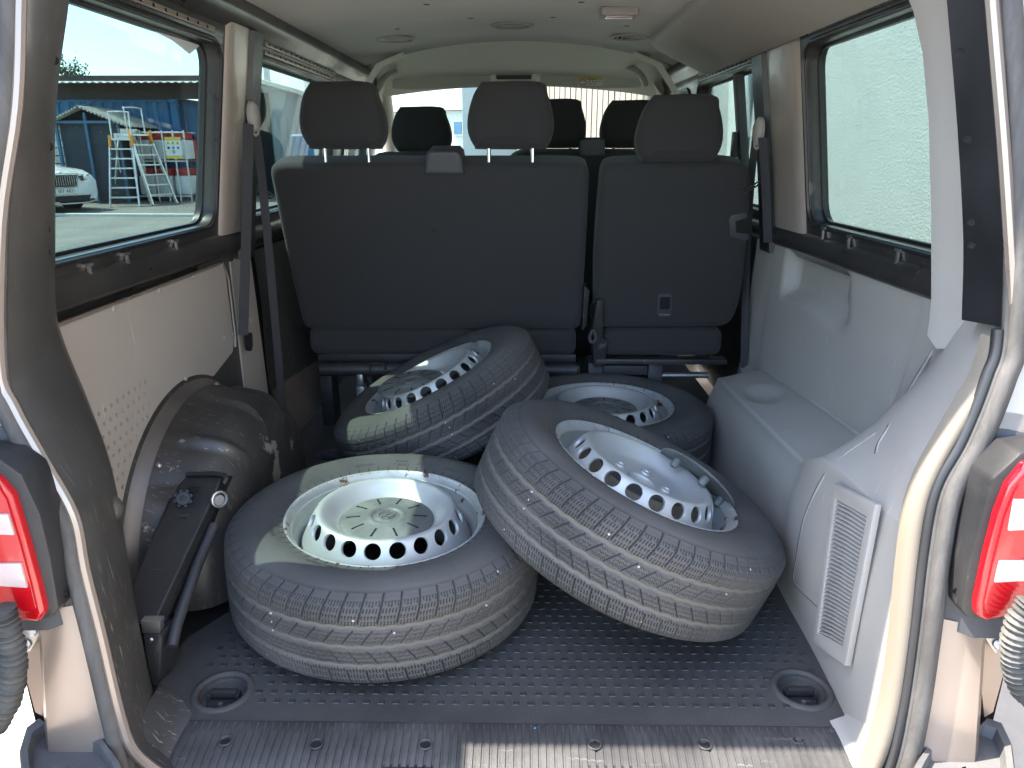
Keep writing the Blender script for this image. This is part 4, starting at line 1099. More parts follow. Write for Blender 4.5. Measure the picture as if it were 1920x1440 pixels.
vp('dashboard', MB().grid([[(x, y, z) for y, z in ((4.35, -.1), (4.32, .45), (4.4, .62), (4.6, .66), (4.98, .6), (5.0, -.1))] for x in (-.82, 0, .82)]), 'plastic_dark', smooth=50)
vp('bulkhead_light_stop', MB().box((0, 5.05, .1), (1.8, .05, 1.05)), 'paint_beige')  # unseen firewall, put in to close off light at the front
# ---- floor
vp('floor_pan', MB().box((0, 3.0, -.055), (1.66, 4.1, .05)), 'shell_dark')
TD = [onz(418, 1297, 0), onz(1503, 1293, 0), onz(618, 855, 0)]
mo = [(-.60, 1.064), (.585, 1.064), (.612, 1.085), (.618, 1.12), (.64, 1.5), (.66, 2.42), (.80, 2.46), (.80, 4.0), (-.835, 4.0), (-.835, 2.2), (-.625, 2.14), (-.622, 1.4), (-.68, 1.30), (-.70, 1.2), (-.665, 1.13)]
matp = vp('floor_mat', MB().sheet(mo, [circle2(p.x, p.y, .044, 28) for p in TD], lambda x, y: (x, y, 0), (0, 0, -.012)), 'rubber_mat', smooth=30)
V = []; Fc = []
def pad(x, y, a=.0064, b=.0052, h=.0016):
    o = len(V); e = .0012
    V.extend([(x - a, y - b, .0002), (x + a, y - b, .0002), (x + a, y + b, .0002), (x - a, y + b, .0002), (x - a + e, y - b + e, h), (x + a - e, y - b + e, h), (x + a - e, y + b - e, h), (x - a + e, y + b - e, h)])
    Fc.extend([tuple(o + q for q in f) for f in ((4, 5, 6, 7), (0, 1, 5, 4), (1, 2, 6, 5), (2, 3, 7, 6), (3, 0, 4, 7))])
for j in range(52):
    y = 1.112 + j * .0248
    for i in range(45):
        x = -.60 + i * .0278 + (j % 2) * .0139
        if x > .60 or any((x - p.x) ** 2 + (y - p.y) ** 2 < .062 ** 2 for p in TD): continue
        if x < -.57 and y < 1.2: continue
        pad(x, y)
sq = part('raised_squares', MB().add(V, Fc), 'mat_pad', matp, smooth=0); sq['kind'] = 'stuff'
for p in TD:
    td = vp('lashing_point', MB().lathe([(.058, .0002), (.056, .004), (.050, .006), (.0455, .004), (.043, -.012), (.036, -.024), (0, -.026)], 36, Matrix.Translation((p.x, p.y, 0))), 'rubber_mat', smooth=60)
    part('plate', MB().lathe([(0, -.0185), (.028, -.0185), (.031, -.021)], 24, Matrix.Translation((p.x, p.y, 0))), 'plastic_black', td)
    part('bracket', MB().box((p.x, p.y + .006, -.008), (.05, .014, .014)).box((p.x - .027, p.y + .004, -.013), (.006, .02, .016)).box((p.x + .027, p.y + .004, -.013), (.006, .02, .016)), 'plastic_black', td, bevel=.003)
    part('screw', MB().lathe([(0, -.013), (.004, -.013), (.006, -.0185)], 10, Matrix.Translation((p.x, p.y - .016, 0))), 'steel', td)
# sill plate with ribs
prof = [(1.066, -.001), (1.058, .0015), (1.035, -.0005), (1.00, -.005), (.975, -.012), (.957, -.022), (.948, -.035)]
NR = 84; x0, x1 = -.585, .585
rows = []
for y, z in prof:
    row = []
    for k in range(NR):
        xa = x0 + (x1 - x0) * k / NR; wv = (x1 - x0) / NR
        grv = -.0022 if .952 < y < 1.05 else 0
        for f, d in ((0, 0), (.62, 0), (.70, grv), (.92, grv)):
            row.append((xa + wv * f, y, z + d))
    row.append((x1, y, z)); rows.append(row)
mb = MB().grid(rows)
sill = vp('sill_plate', mb, 'sill_plastic', smooth=25)
for u, v in ((423, 1390), (593, 1396), (798, 1397), (1115, 1397), (1322, 1397), (1495, 1387)):
    p = onz(u, v, -.003)
    part('screw_well', MB().lathe([(.0125, .0015), (.011, .003), (.0095, .002), (.008, -.002)], 18, Matrix.Translation((p.x, p.y, p.z))), 'sill_plastic', sill)
    part('screw', MB().lathe([(0, .0012), (.005, .001), (.0088, .0006)], 14, Matrix.Translation((p.x, p.y, p.z))), 'hole_black', sill)
for u, v in ((765, 1442), (1140, 1442)):
    p = onz(u, v, -.02)
    part('striker_recess', MB().box((p.x, p.y - .012, p.z + .005), (.085, .03, .006)), 'plastic_black', sill, bevel=.006)
vp('sill_end', MB().grid([[(-.575, 1.075, .003), (-.63, 1.13, .004), (-.665, 1.135, .01)], [(-.578, 1.0, -.004), (-.60, 1.0, .01), (-.63, 1.0, .06)], [(-.578, .95, -.03), (-.59, .95, -.01), (-.62, .95, .05)]]), 'pillar_dark', smooth=60)
vp('sill_end', MB().grid([[(.575, 1.075, .002), (.605, 1.085, .004), (.618, 1.1, .01)], [(.578, 1.0, -.004), (.595, 1.0, .01), (.606, 1.0, .06)], [(.578, .95, -.03), (.585, .95, -.01), (.60, .955, .05)]]), 'trim_grey', smooth=60)
# ---- open rear doors (outside the frame, hinged on the corners)
for s in (-1, 1):
    ang = R(6) * s
    hx, hy = s * .945, 1.02
    Md = Matrix.Translation((hx, hy, 0)) @ Matrix.Rotation(ang, 4, 'Z')
    def D(y, z, t): return Md @ Vector((s * t, -y + .10 * max(0, z), z))
    dr = vp('rear_door', MB().sheet(rrect(-.03, .74, -.12, 1.44, .04), [rrect(.20, .65, .72, 1.24, .06)], lambda y, z: D(y, z, 0), Md.to_3x3() @ Vector((s * .05, 0, 0))), 'paint_beige', bevel=.006)
    part('pane', MB().prism([D(y, z, .03) for y, z in rrect(.19, .66, .71, 1.25, .06)], Md.to_3x3() @ Vector((s * .004, 0, 0))), 'glass_side', dr)
    part('lining', MB().prism([D(y, z, -.004) for y, z in rrect(.07, .67, -.05, .64, .05)], Md.to_3x3() @ Vector((-s * .012, 0, 0))), 'trim_grey', dr, bevel=.004)
    part('door_hinge', MB().box(D(-.012, .2, .02), (.04, .07, .06)), 'steel', dr); part('door_hinge', MB().box(D(-.012, 1.1, .02), (.04, .07, .06)), 'steel', dr)
# ---- seat belts
def strap(path, wd, nv, name, parent):
    P = [Vector(p) for p in path]; rows = []
    for i, p in enumerate(P):
        t = (P[min(i + 1, len(P) - 1)] - P[max(i - 1, 0)]).normalized(); wv = t.cross(Vector(nv)).normalized() * wd / 2; n = Vector(nv).normalized() * .0008
        rows.append([p - wv + n, p - wv * .33 + n * 1.6, p + wv * .33 + n * 1.6, p + wv + n, p + wv - n, p - wv - n])
    return part(name, MB().grid(rows, closed_v=True), 'belt', parent, smooth=0)
for s, gu, gl in ((-1, (474, 218), [[(466, 232), (462, 420), (456, 628)], [(478, 232), (492, 345), (512, 560), (530, 772)]]), (1, (1424, 246), [[(1417, 258), (1408, 340), (1400, 480), (1395, 690)], [(1430, 258), (1436, 350), (1440, 455)]])):
    g = onx(*gu, s * (winx(1.03) - .05))
    bl = vp('seat_belt', MB().lathe([(0, .016), (.018, .014), (.024, .006), (.024, -.004), (0, -.006)], 20, frame(g, (-s, -.25, .0)) @ Matrix.Diagonal((1.75, 1, 1, 1)) @ Matrix.Identity(4)), 'trim_light', smooth=60)
    part('loop', MB().tube([frame(g + Vector((0, -.0, -.022)), (-s, -.3, 0)) @ Vector((.03 * math.cos(a * .5236), .016 * math.sin(a * .5236), .004)) for a in range(12)], .004, 6, closed=True), 'trim_light', bl)
    for k, L in enumerate(gl):
        pts = []
        for i, (u, v) in enumerate(L):
            f = i / (len(L) - 1)
            pts.append(onx(u, v, s * (winx(1.0) - .055 + (.055 + .0) * f * (1 if k == 0 else .75)) if s < 0 else s * (winx(1.0) - .06 + .075 * f)))
        strap(catmull(pts, 4), .030 if (s < 0 and k == 0) or (s > 0 and k == 1) else .027, (-s * .7, -.7, 0), 'webbing', bl)
    if s < 0:
        p = onx(457, 638, -.842)
        part('tongue', MB().prism([p + Vector((.01, y, z)) for y, z in ((-.02, .02), (.025, .02), (.02, -.02), (.0, -.035), (-.018, -.028))], (.012, -.004, 0)), 'plastic_black', bl, bevel=.003)
# ================================================================== seats
def back_pt(u, v, y0=2.36, z0=.915, slope=-.245):
    # backrest plane: leans towards the camera at the top
    return onplane(u, v, (0, y0, z0), (0, 1, -slope))
def rounded(px, r, n=4):
    """round the corners of a pixel polygon"""
    out = []; k = len(px)
    for i in range(k):
        p0, p1, p2 = Vector(px[i - 1]), Vector(px[i]), Vector(px[(i + 1) % k])
        rr = r[i] if isinstance(r, (list, tuple)) else r
        a = p1 + (p0 - p1).normalized() * min(rr, (p0 - p1).length * .48); b = p1 + (p2 - p1).normalized() * min(rr, (p2 - p1).length * .48)
        for j in range(n + 1):
            t = j / n; out.append(tuple((1 - t) ** 2 * a + 2 * t * (1 - t) * p1 + t * t * b))
    return out
def cushion(pts, off, bevel, inflate=0.):
    """solid from an outline, edges rolled over: stacked inset rings"""
    P = [Vector(p) for p in pts]; c = sum(P, Vector()) / len(P); off = Vector(off); T = off.length; d = off.normalized()
    n = len(P)
    nrm = (P[n // 4] - P[0]).cross(P[n // 2] - P[0]).normalized()
    ux = Vector((1, 0, 0)); uz = nrm.cross(ux).normalized()
    ex = max(abs((p - c).dot(ux)) for p in P); ez = max(abs((p - c).dot(uz)) for p in P)
    def inset(p, b):
        q = p - c; return c + ux * q.dot(ux) * (1 - b / ex) + uz * q.dot(uz) * (1 - b / ez) + nrm * q.dot(nrm)
    rows = []
    for k in range(5):
        a = R(90 * k / 4); rows.append([inset(p, bevel * (1 - math.sin(a))) + d * bevel * (1 - math.cos(a)) for p in P])
    for k in range(5):
        a = R(90 * k / 4); rows.append([inset(p, bevel * (1 - math.cos(a))) + d * (T - bevel * (1 - math.sin(a))) for p in P])
    mb = MB()
    c0 = sum(rows[0], Vector()) / n
    ax = max(abs((p - c0).dot(ux)) for p in rows[0]); az = max(abs((p - c0).dot(uz)) for p in rows[0])
    def dome(p):
        ex, ez = (p - c0).dot(ux) / ax, (p - c0).dot(uz) / az
        return p - d * inflate * (1 - min(1, abs(ex)) ** 2.5) * (1 - min(1, abs(ez)) ** 2.5)
    f = [[dome(c0 + (p - c0) * g) for p in rows[0]] for g in (.94, .85, .72, .58, .44, .3, .16, .01)]
    b = [[c + off + (p - c - off) * .02 for p in rows[-1]]]
    mb.grid(f[::-1] + rows + b, closed_v=True); return mb
HRP = [(-.086, 1.0), (.086, 1.0), (.112, .80), (.130, .48), (.130, .22), (.112, .02), (.09, -.01), (-.09, -.01), (-.112, .02), (-.130, .22), (-.130, .48), (-.112, .80)]
def headrest(parent, cx, y, z0, z1, wscale=1., name='headrest', rods=True, rodz=None):
    H = z1 - z0; lean = -.10
    pts = [Vector((cx + x * wscale, y + lean * (f * H), z0 + f * H)) for x, f in HRP]
    pts = [Vector(p) for p in catmull(pts + [pts[0]], 4)[:-1]]
    h = part(name, cushion(pts, (0, .10, -.01), .032, .008), 'fabric', parent, smooth=180)
    if rods:
        for s in (-1, 1):
            xx = cx + s * .068
            part('rod', MB().tube([(xx, y + .045, z0 + .03), (xx, y + .052, (rodz or z0 - .05) - .02)], .0062, 10), 'chrome', h)
            part('rod_guide', MB().lathe([(.008, .012), (.02, .009), (.024, .002), (.024, 0)], 18, Matrix.Translation((xx, y + .05, (rodz or z0 - .05)))), 'plastic_black', h)
    return h
def backrest(parent, px, thick, slope=-.245, y0=2.36, z0=.915, rad=22, bev=.028, seam=True):
    ol = [back_pt(u, v, y0, z0, slope) for u, v in rounded(px, rad)]
    nd = Vector((0, 1, -slope)).normalized()
    b = part('backrest', cushion(ol, nd * thick, bev, .004), 'fabric', parent, smooth=180)
    if seam:
        c = sum(ol, Vector()) / len(ol)
        part('piping', MB().tube([p + (c - p).normalized() * .022 + nd * -.0005 + nd * .005 for p in ol], .0022, 5, closed=True), 'fabric', b)
    return b
# ---- double seat of the rear bench
S1 = thing('double_bench_seat', 'black fabric double bench seat with two headrests, behind the loose wheels', 'seat', (-.27, 2.7, 0))
b1 = backrest(S1, [(501, 314), (525, 308), (1085, 308), (1106, 315), (1102, 420), (1090, 622), (568, 622), (535, 480)], .13, rad=[20, 40, 40, 22, 60, 20, 20, 60])
headrest(S1, -.529, 2.335, .992, 1.178, 1., rodz=.925)
headrest(S1, -.017, 2.335, .992, 1.178, 1., rodz=.925)
q = [back_pt(u, v) for u, v in ((796, 328), (800, 290), (806, 284), (858, 284), (866, 292), (872, 328))]
part('belt_outlet', cushion([p + Vector((0, -.012, 0)) for p in q], (0, .12, .02), .012), 'plastic_dark', S1, smooth=180)
def seat_base(parent, x0, x1):
    # cushion underside and frame
    ol = [Vector((x, 2.50, z)) for x, z in rrect(x0 + .01, x1 - .01, .285, .385, .03)]
    part('cushion', cushion(ol, (0, .48, .02), .025), 'fabric', parent, smooth=180)
seat_base(S1, -.745, .222)
part('frame_bar', MB().tube([(-.70, 2.50, .235), (.215, 2.50, .235)], .026, 14), 'plastic_black', S1)
part('frame_rail', MB().box((-.25, 2.56, .268), (.93, .06, .03)), 'plastic_black', S1, bevel=.004)
for x in (-.70, -.55, .10, .21):
    part('leg', MB().box((x, 2.60, .115), (.045, .10, .24)), 'plastic_black', S1, bevel=.006)
for u in (676, 1058):
    p = ony(u, 715, 2.49)
    part('floor_latch', MB().box((p.x, 2.49, .19), (.022, .025, .06)).box((p.x, 2.50, .09), (.03, .05, .17)), 'steel', S1, bevel=.003)
part('release_loop', MB().tube(catmull([ony(u, v, 2.465) for u, v in ((694, 694), (696, 682), (718, 682), (723, 694))], 3), .0035, 6), 'plastic_black', S1)
part('recliner', MB().prism([(.228, 2.44, .55), (.248, 2.44, .53), (.245, 2.48, .40), (.228, 2.48, .38)], (0, .12, 0)), 'plastic_black', S1, bevel=.006)
part('belt_guide', MB().tube([onplane(u, v, (0, 2.345, 0), (0, 1, 0)) for u, v in ((480, 345), (490, 352), (514, 368), (508, 372), (486, 360))], .003, 6, closed=True), 'plastic_black', S1)
# ---- single seat
S2 = thing('single_bench_seat', 'black fabric single seat with tether slot, beside the double bench', 'seat', (.50, 2.7, 0))
backrest(S2, [(1130, 318), (1150, 308), (1380, 306), (1412, 318), (1405, 440), (1392, 560), (1372, 616), (1115, 618), (1116, 480)], .13, rad=[22, 40, 45, 25, 60, 40, 25, 20, 60])
headrest(S2, .498, 2.335, .952, 1.141, 1., rodz=.925)
seat_base(S2, .29, .735)
part('frame_bar', MB().box((.51, 2.50, .272), (.46, .05, .018)), 'plastic_black', S2, bevel=.003)
for x in (.285, .50):
    part('leg', MB().box((x, 2.58, .125), (.055, .12, .26)), 'plastic_dark', S2, bevel=.012)
part('under_plate', MB().box((.395, 2.62, .16), (.17, .02, .2)), 'plastic_black', S2)
part('under_bracket', MB().box((.395, 2.56, .222), (.17, .04, .035)).box((.395, 2.55, .19), (.175, .02, .008)), 'plastic_dark', S2, bevel=.004)
part('cross_tube', MB().tube([(.53, 2.56, .20), (.70, 2.56, .20)], .012, 10), 'steel', S2)
part('side_cover', MB().prism([(.272, 2.43, .50), (.295, 2.43, .50), (.30, 2.47, .36), (.318, 2.475, .35), (.315, 2.49, .25), (.275, 2.48, .25), (.262, 2.46, .38)], (0, .10, 0)), 'plastic_black', S2, bevel=.006)
part('tether_loop', MB().tube(catmull([ony(u, v, 2.42) for u, v in ((1112, 618), (1105, 632), (1110, 642), (1118, 634), (1112, 618))], 3), .006, 6), 'belt', S2)
p = [back_pt(u, v) + Vector((0, -.006, -.0015)) for u, v in rounded([(1233, 550), (1260, 550), (1259, 593), (1231, 593)], 5)]
pi = [back_pt(u, v) for u, v in rounded([(1237, 555), (1256, 555), (1255, 578), (1236, 578)], 3)]
tp = part('tether_plate', MB().prism(p, (0, .008, .002)), 'plastic_dark', S2, bevel=.002)
part('slot', MB().prism([q + Vector((0, -.0075, -.002)) for q in pi], (0, .003, 0)), 'hole_black', tp)
c = back_pt(1245, 589)
tx = text_mesh('Top Tether', .0075, .0003)
part('lettering', xform(tx, lambda q: Vector((c.x + q.x, c.y - .0075 - q.z, c.z + q.y))), 'trim_light', tp, smooth=0)
p = [back_pt(u, v) + Vector((0, -.004, 0)) for u, v in ((1366, 410), (1372, 403), (1400, 398), (1404, 448), (1396, 452), (1368, 444))]
rh = part('release_handle', MB().prism(p, (0, .02, .004)), 'plastic_dark', S2, bevel=.004)
p = [back_pt(u, v) + Vector((0, -.0065, 0)) for u, v in ((1378, 415), (1402, 408), (1402, 438), (1380, 436))]
part('grip', MB().prism(p, (0, .004, 0)), 'hole_black', rh)
part('belt_guide', MB().tube([onplane(u, v, (0, 2.335, 0), (0, 1, 0)) for u, v in ((1426, 338), (1414, 346), (1390, 360), (1393, 364), (1420, 348))], .003, 6, closed=True), 'plastic_black', S2)
# ---- front seats
def front_seat(name, label, x0, x1, heads, ztop):
    t = thing(name, label, 'seat', ((x0 + x1) / 2, 3.6, 0))
    ol = [Vector((x, 3.42 - .22 * (z - .4), z)) for x, z in rrect(x0, x1, .32, ztop, .09)]
    b = part('backrest', cushion(ol, (0, .13, .03), .04), 'fabric', t, smooth=180)
    ol = [Vector((x, 3.50, z)) for x, z in rrect(x0, x1, .18, .36, .05)]
    part('cushion', cushion(ol, (0, .5, .03), .04), 'fabric', t, smooth=180)
    part('pedestal', MB().box(((x0 + x1) / 2, 3.72, .095), (x1 - x0 - .1, .42, .2)), 'plastic_black', t, bevel=.01)
    for cx, z0, z1 in heads: headrest(t, cx, 3.36, z0, z1, 1., rodz=ztop - .002)
    return t
front_seat('driver_seat', 'black driver seat with headrest in front of the double bench', -.68, -.20, [(-.425, .985, 1.165)], .955)
fp = front_seat('front_bench_seat', 'black double front passenger seat with two headrests', -.06, .76, [(.165, 1.0, 1.195), (.49, 1.0, 1.19)], .968)
ol = [Vector((x, 3.30, z)) for x, z in rrect(.265, .375, .95, 1.035, .02)]
part('belt_outlet', cushion(ol, (0, .1, .0), .012), 'plastic_dark', fp, smooth=180)
# ================================================================== loose wheels
def tyre_mesh():
    NT = 1440
    side = [(.2130, .0800), (.2165, .0880), (.2190, .0925), (.2215, .0938), (.2245, .0935), (.2300, .0955), (.2380, .0995), (.2480, .1035), (.2600, .1065), (.2700, .1078), (.2800, .1078), (.2900, .1064), (.2990, .1040), (.3060, .1012), (.3110, .0985), (.3130, .0978), (.3150, .0955)]
    zt = np.linspace(.094, -.094, 126)
    def crown(z):
        a = np.abs(z)
        return .3425 - .0022 * (a / .07) ** 2 - .021 * np.clip((a - .070) / .024, 0, 1) ** 2.2
    prof = side + [(float(crown(z)), float(z)) for z in zt] + [(r, -z) for r, z in side[::-1]]
    r = np.array([p[0] for p in prof]); z = np.array([p[1] for p in prof]); K = len(prof)
    th = np.linspace(0, 2 * np.pi, NT, endpoint=False)
    TH, Z = np.meshgrid(th, z, indexing='ij'); Rr = np.broadcast_to(r, TH.shape).copy()
    s = TH * .343                       # arc length
    L = 2 * np.pi * .343 / 60           # pitch
    idx = np.arange(K); istread = (idx >= len(side)) & (idx < len(side) + 126)
    tread = np.broadcast_to(istread, TH.shape).astype(float)
    dep = np.zeros_like(TH); dust = np.zeros_like(TH); slot = np.zeros_like(TH)
    ph = 2 * np.pi * s / L
    # three circumferential grooves with a slight zigzag
    for zc, wd in ((.041, .0046), (.0, .0046), (-.041, .0046)):
        c = zc + .0009 * np.sign(np.sin(ph + zc * 60)) * np.abs(np.sin(ph + zc * 60)) ** .4
        d = np.clip(1.25 - np.abs(Z - c) / wd, 0, 1)
        d = np.clip(d * 2.2, 0, 1)
        dep = np.maximum(dep, d * .0052 * tread); dust = np.maximum(dust, np.clip(d * 1.3 - .2, 0, 1) * tread * .85)
    def saw(x): return (x / L) - np.floor(x / L)
    def lat(skew, lo, hi, width, depth, off=0., curve=0.):
        nonlocal dep, slot
        u = saw(s - skew * Z - off - curve * (np.abs(Z) - .04) ** 2) * L
        g = (np.minimum(u, L - u) < width / 2) & (Z > lo) & (Z < hi)
        dep = np.maximum(dep, g * depth); slot = np.maximum(slot, g * .75)
    # shoulder slots
    lat(.12, .050, .0975, .0036, .0042, 0., 2.5); lat(-.12, -.0975, -.050, .0036, .0042, .013, 2.5)
    # slanted slots in the two middle ribs
    lat(.75, .008, .036, .0026, .0040, .006); lat(-.75, -.036, -.008, .0026, .0040, .017)
    # fine sipes: dashes across the shoulders
    hsh = (np.floor(s / L) * 7 + 3)
    for k in range(1, 6):
        for lo, hi in ((.0455, .056), (.058, .068), (.070, .0795), (.0815, .089)):
            for sg in (1, -1):
                off = L * k / 6 + (.0009 if int(lo * 1000) % 2 else -.0009)
                u = saw(s - .12 * sg * Z - off - (0. if sg > 0 else .013) - 2.5 * (np.abs(Z) - .04) ** 2) * L
                zz = Z * sg
                g = (np.minimum(u, L - u) < .0011) & (zz > lo + .0014 * ((k * 5) % 3)) & (zz < hi)
                dep = np.maximum(dep, g * .0022); slot = np.maximum(slot, g * .9)
    # short zigzag sipes in the middle ribs
    for k in range(1, 7):
        for lo, hi in ((.0095, .016), (.018, .0245), (.027, .033)):
            for sg in (1, -1):
                zig = .0016 * np.sign(np.sin(Z * 1900))
                u = saw(s - .75 * sg * Z - L * k / 7 - (.006 if sg > 0 else .017) - zig) * L
                zz = Z * sg
                g = (np.minimum(u, L - u) < .0010) & (zz > lo + (.0015 if k % 2 else 0)) & (zz < hi)
                dep = np.maximum(dep, g * .0016); slot = np.maximum(slot, g * .85)
    dep *= np.where(istread, 1., np.where(np.abs(z) > .0975, 0., 1.))[None, :]
    # sidewall: rim protector bead and zigzag relief band
    rs = Rr
    sw = (~istread)
    zig = .2925 + .006 * np.clip(np.sin(TH * 10) * 3, -1, 1)
    rel = (np.abs(rs - zig) < .0065) & sw[None, :]
    Rd = Rr - dep
    Zd = Z + np.sign(Z) * np.where(rel, .0009, 0)
    Zd = Zd - np.sign(Z) * np.where(((rs > .3085) & (rs < .3125)) & sw[None, :], .0012, 0)
    V = np.stack([Rd * np.cos(TH), Rd * np.sin(TH), Zd], -1).reshape(-1, 3)
    i, j = np.meshgrid(np.arange(NT), np.arange(K - 1), indexing='ij'); i2 = (i + 1) % NT
    Fq = np.stack([i * K + j, i * K + j + 1, i2 * K + j + 1, i2 * K + j], -1).reshape(-1, 4)
    me = bpy.data.meshes.new('tyre')
    me.vertices.add(len(V)); me.vertices.foreach_set('co', V.astype(np.float32).ravel())
    me.loops.add(Fq.size); me.polygons.add(len(Fq))
    me.loops.foreach_set('vertex_index', Fq.astype(np.int32).ravel())
    me.polygons.foreach_set('loop_start', np.arange(0, Fq.size, 4, dtype=np.int32))
    me.polygons.foreach_set('use_smooth', np.ones(len(Fq), dtype=bool))
    me.update(calc_edges=True); me.validate()
    for nm, arr in (('dust', dust), ('slot', slot), ('tread', tread)):
        a = me.attributes.new(nm, 'FLOAT', 'POINT'); a.data.foreach_set('value', arr.astype(np.float32).ravel())
    me.materials.append(MATS['tyre_rubber'])
    return me
TYRE = tyre_mesh()
def sidewall_text():
    out = []
    def put(txt, size, rad, ang):
        t = text_mesh(txt, size, .0006)
        def f(p):
            a = ang - p.x / rad; r = rad + p.y
            zz = np.interp(r, [.2215, .2300, .2380, .2480, .2600, .2700, .2800, .2900, .2990], [.0938, .0955, .0995, .1035, .1065, .1078, .1078, .1064, .1040])
            return Vector((r * math.cos(a), r * math.sin(a), zz + .0004 + p.z))
        xform(t, f); out.append(mesh_of('sidewall_lettering', t, 'tyre_rubber', smooth=0))
    put('215/65 R 16 C  109/107 R', .0115, .246, R(68)); put('RADIAL', .0095, .252, R(91)); put('TUBELESS', .0095, .240, R(91))
    put('ROTATION', .009, .244, R(113)); put('MAX LOAD', .006, .237, R(70))
    put('RADIAL  TUBELESS', .009, .246, R(250)); put('215/65 R 16 C', .011, .246, R(205))
    return out
SIDETEXT = sidewall_text()
# ---- steel rim
barrel = [(.2030, .0760), (.2120, .0840), (.2185, .0900), (.2205, .0925), (.2195, .0945), (.2165, .0940), (.2125, .0895), (.2090, .0835), (.2060, .0790), (.2035, .0700), (.2020, .0580), (.1995, .0520), (.1930, .0440), (.1900, .0340), (.1890, .0100), (.1890, -.0400), (.1960, -.0600), (.2020, -.0800), (.2185, -.0930)]
BARREL = mesh_of('barrel', MB().lathe(barrel, 120), 'steel_barrel', smooth=60)
# disc section (radius, height), smoothed and measured along its own length
_R = [.034, .050, .070, .090, .104, .112, .120, .128, .135, .142, .149, .1555, .161, .1665, .1715, .1765, .182, .187, .1905]
_Z = [.070, .0705, .0715, .0725, .0750, .0805, .0885, .0970, .1040, .1085, .1080, .1030, .0945, .0835, .0715, .0595, .0470, .0360, .0240]
_m = np.array(catmull([Vector((a, b, 0)) for a, b in zip(_R, _Z)], 8))[:, :2]
_l = np.concatenate([[0], np.cumsum(np.hypot(*np.diff(_m, axis=0).T))])
def mer(t): return float(np.interp(t, _l, _m[:, 0])), float(np.interp(t, _l, _m[:, 1]))
def mer_t(r): return float(np.interp(r, _m[:, 0], _l))
def disc_s(r): return mer(mer_t(r))[1]
def disc_mesh():
    mb = MB(); NH = 20; tH = mer_t(.1625); HR = .1625; hr = .0178
    da = 2 * math.pi / NH
    def P(t, a, dr=0):
        r, z = mer(t); return ((r - dr) * math.cos(a), (r - dr) * math.sin(a), z - dr * .5)
    ti = tH - hr - .0035; to = tH + hr + .0035
    n = NH * 12
    mb.grid([[P(t, 2 * math.pi * k / n) for k in range(n)] for t in list(np.linspace(0, ti, 26))], closed_v=True)
    mb.grid([[P(t, 2 * math.pi * k / n) for k in range(n)] for t in list(np.linspace(to, _l[-1], 5))], closed_v=True)
    for h in range(NH):
        a0 = h * da; m = 12
        bnd = [(ti, a0 - da / 2 + da * k / m) for k in range(m)] + [(ti + (to - ti) * k / m, a0 + da / 2) for k in range(m)] + [(to, a0 + da / 2 - da * k / m) for k in range(m)] + [(to - (to - ti) * k / m, a0 - da / 2) for k in range(m)]
        cir = []
        for t, a in bnd:
            dx, dy = (a - a0) * HR, t - tH; l = math.hypot(dx, dy); cir.append((tH + dy / l * hr, a0 + dx / l * hr / HR))
        rings = [[P(b[0] + (c[0] - b[0]) * f, b[1] + (c[1] - b[1]) * f) for b, c in zip(bnd, cir)] for f in (0, .35, .7, 1)]
        rings.append([P(tH + (c[0] - tH) * .96, a0 + (c[1] - a0) * .96, .0012) for c in cir])
        rings.append([P(tH + (c[0] - tH) * .95, a0 + (c[1] - a0) * .95, .006) for c in cir])
        mb.grid(rings, closed_v=True)
    mb.lathe([(.034, disc_s(.034)), (.0325, .067), (.0325, .045)], 40)
    return mesh_of('disc', mb, 'steel_rim', smooth=50, weld=True)
DISC = disc_mesh()
SEAT = mesh_of('bolt_seat', MB().lathe([(.0135, 0), (.012, .005), (.009, .0055), (.0078, .0015)], 20), 'steel_rim', smooth=60)
BHOLE = mesh_of('bolt_hole', MB().lathe([(0, .0018), (.0078, .0016)], 16), 'hole_black')
VALVE = mesh_of('valve', MB().tube([(.188, 0, .052), (.180, 0, .072)], [.0055, .0045], 10).tube([(.180, 0, .072), (.1775, 0, .081)], .0042, 10), 'plastic_black')
WEIGHT = mesh_of('balance_weight', MB().grid([[(.2125 * math.cos(a), .2125 * math.sin(a), .0925), (.2085 * math.cos(a), .2085 * math.sin(a), .0875), (.2060 * math.cos(a), .2060 * math.sin(a), .0835), (.2085 * math.cos(a), .2085 * math.sin(a), .0815)] for a in [i * .02 for i in range(10)]]), 'lead', bevel=0)
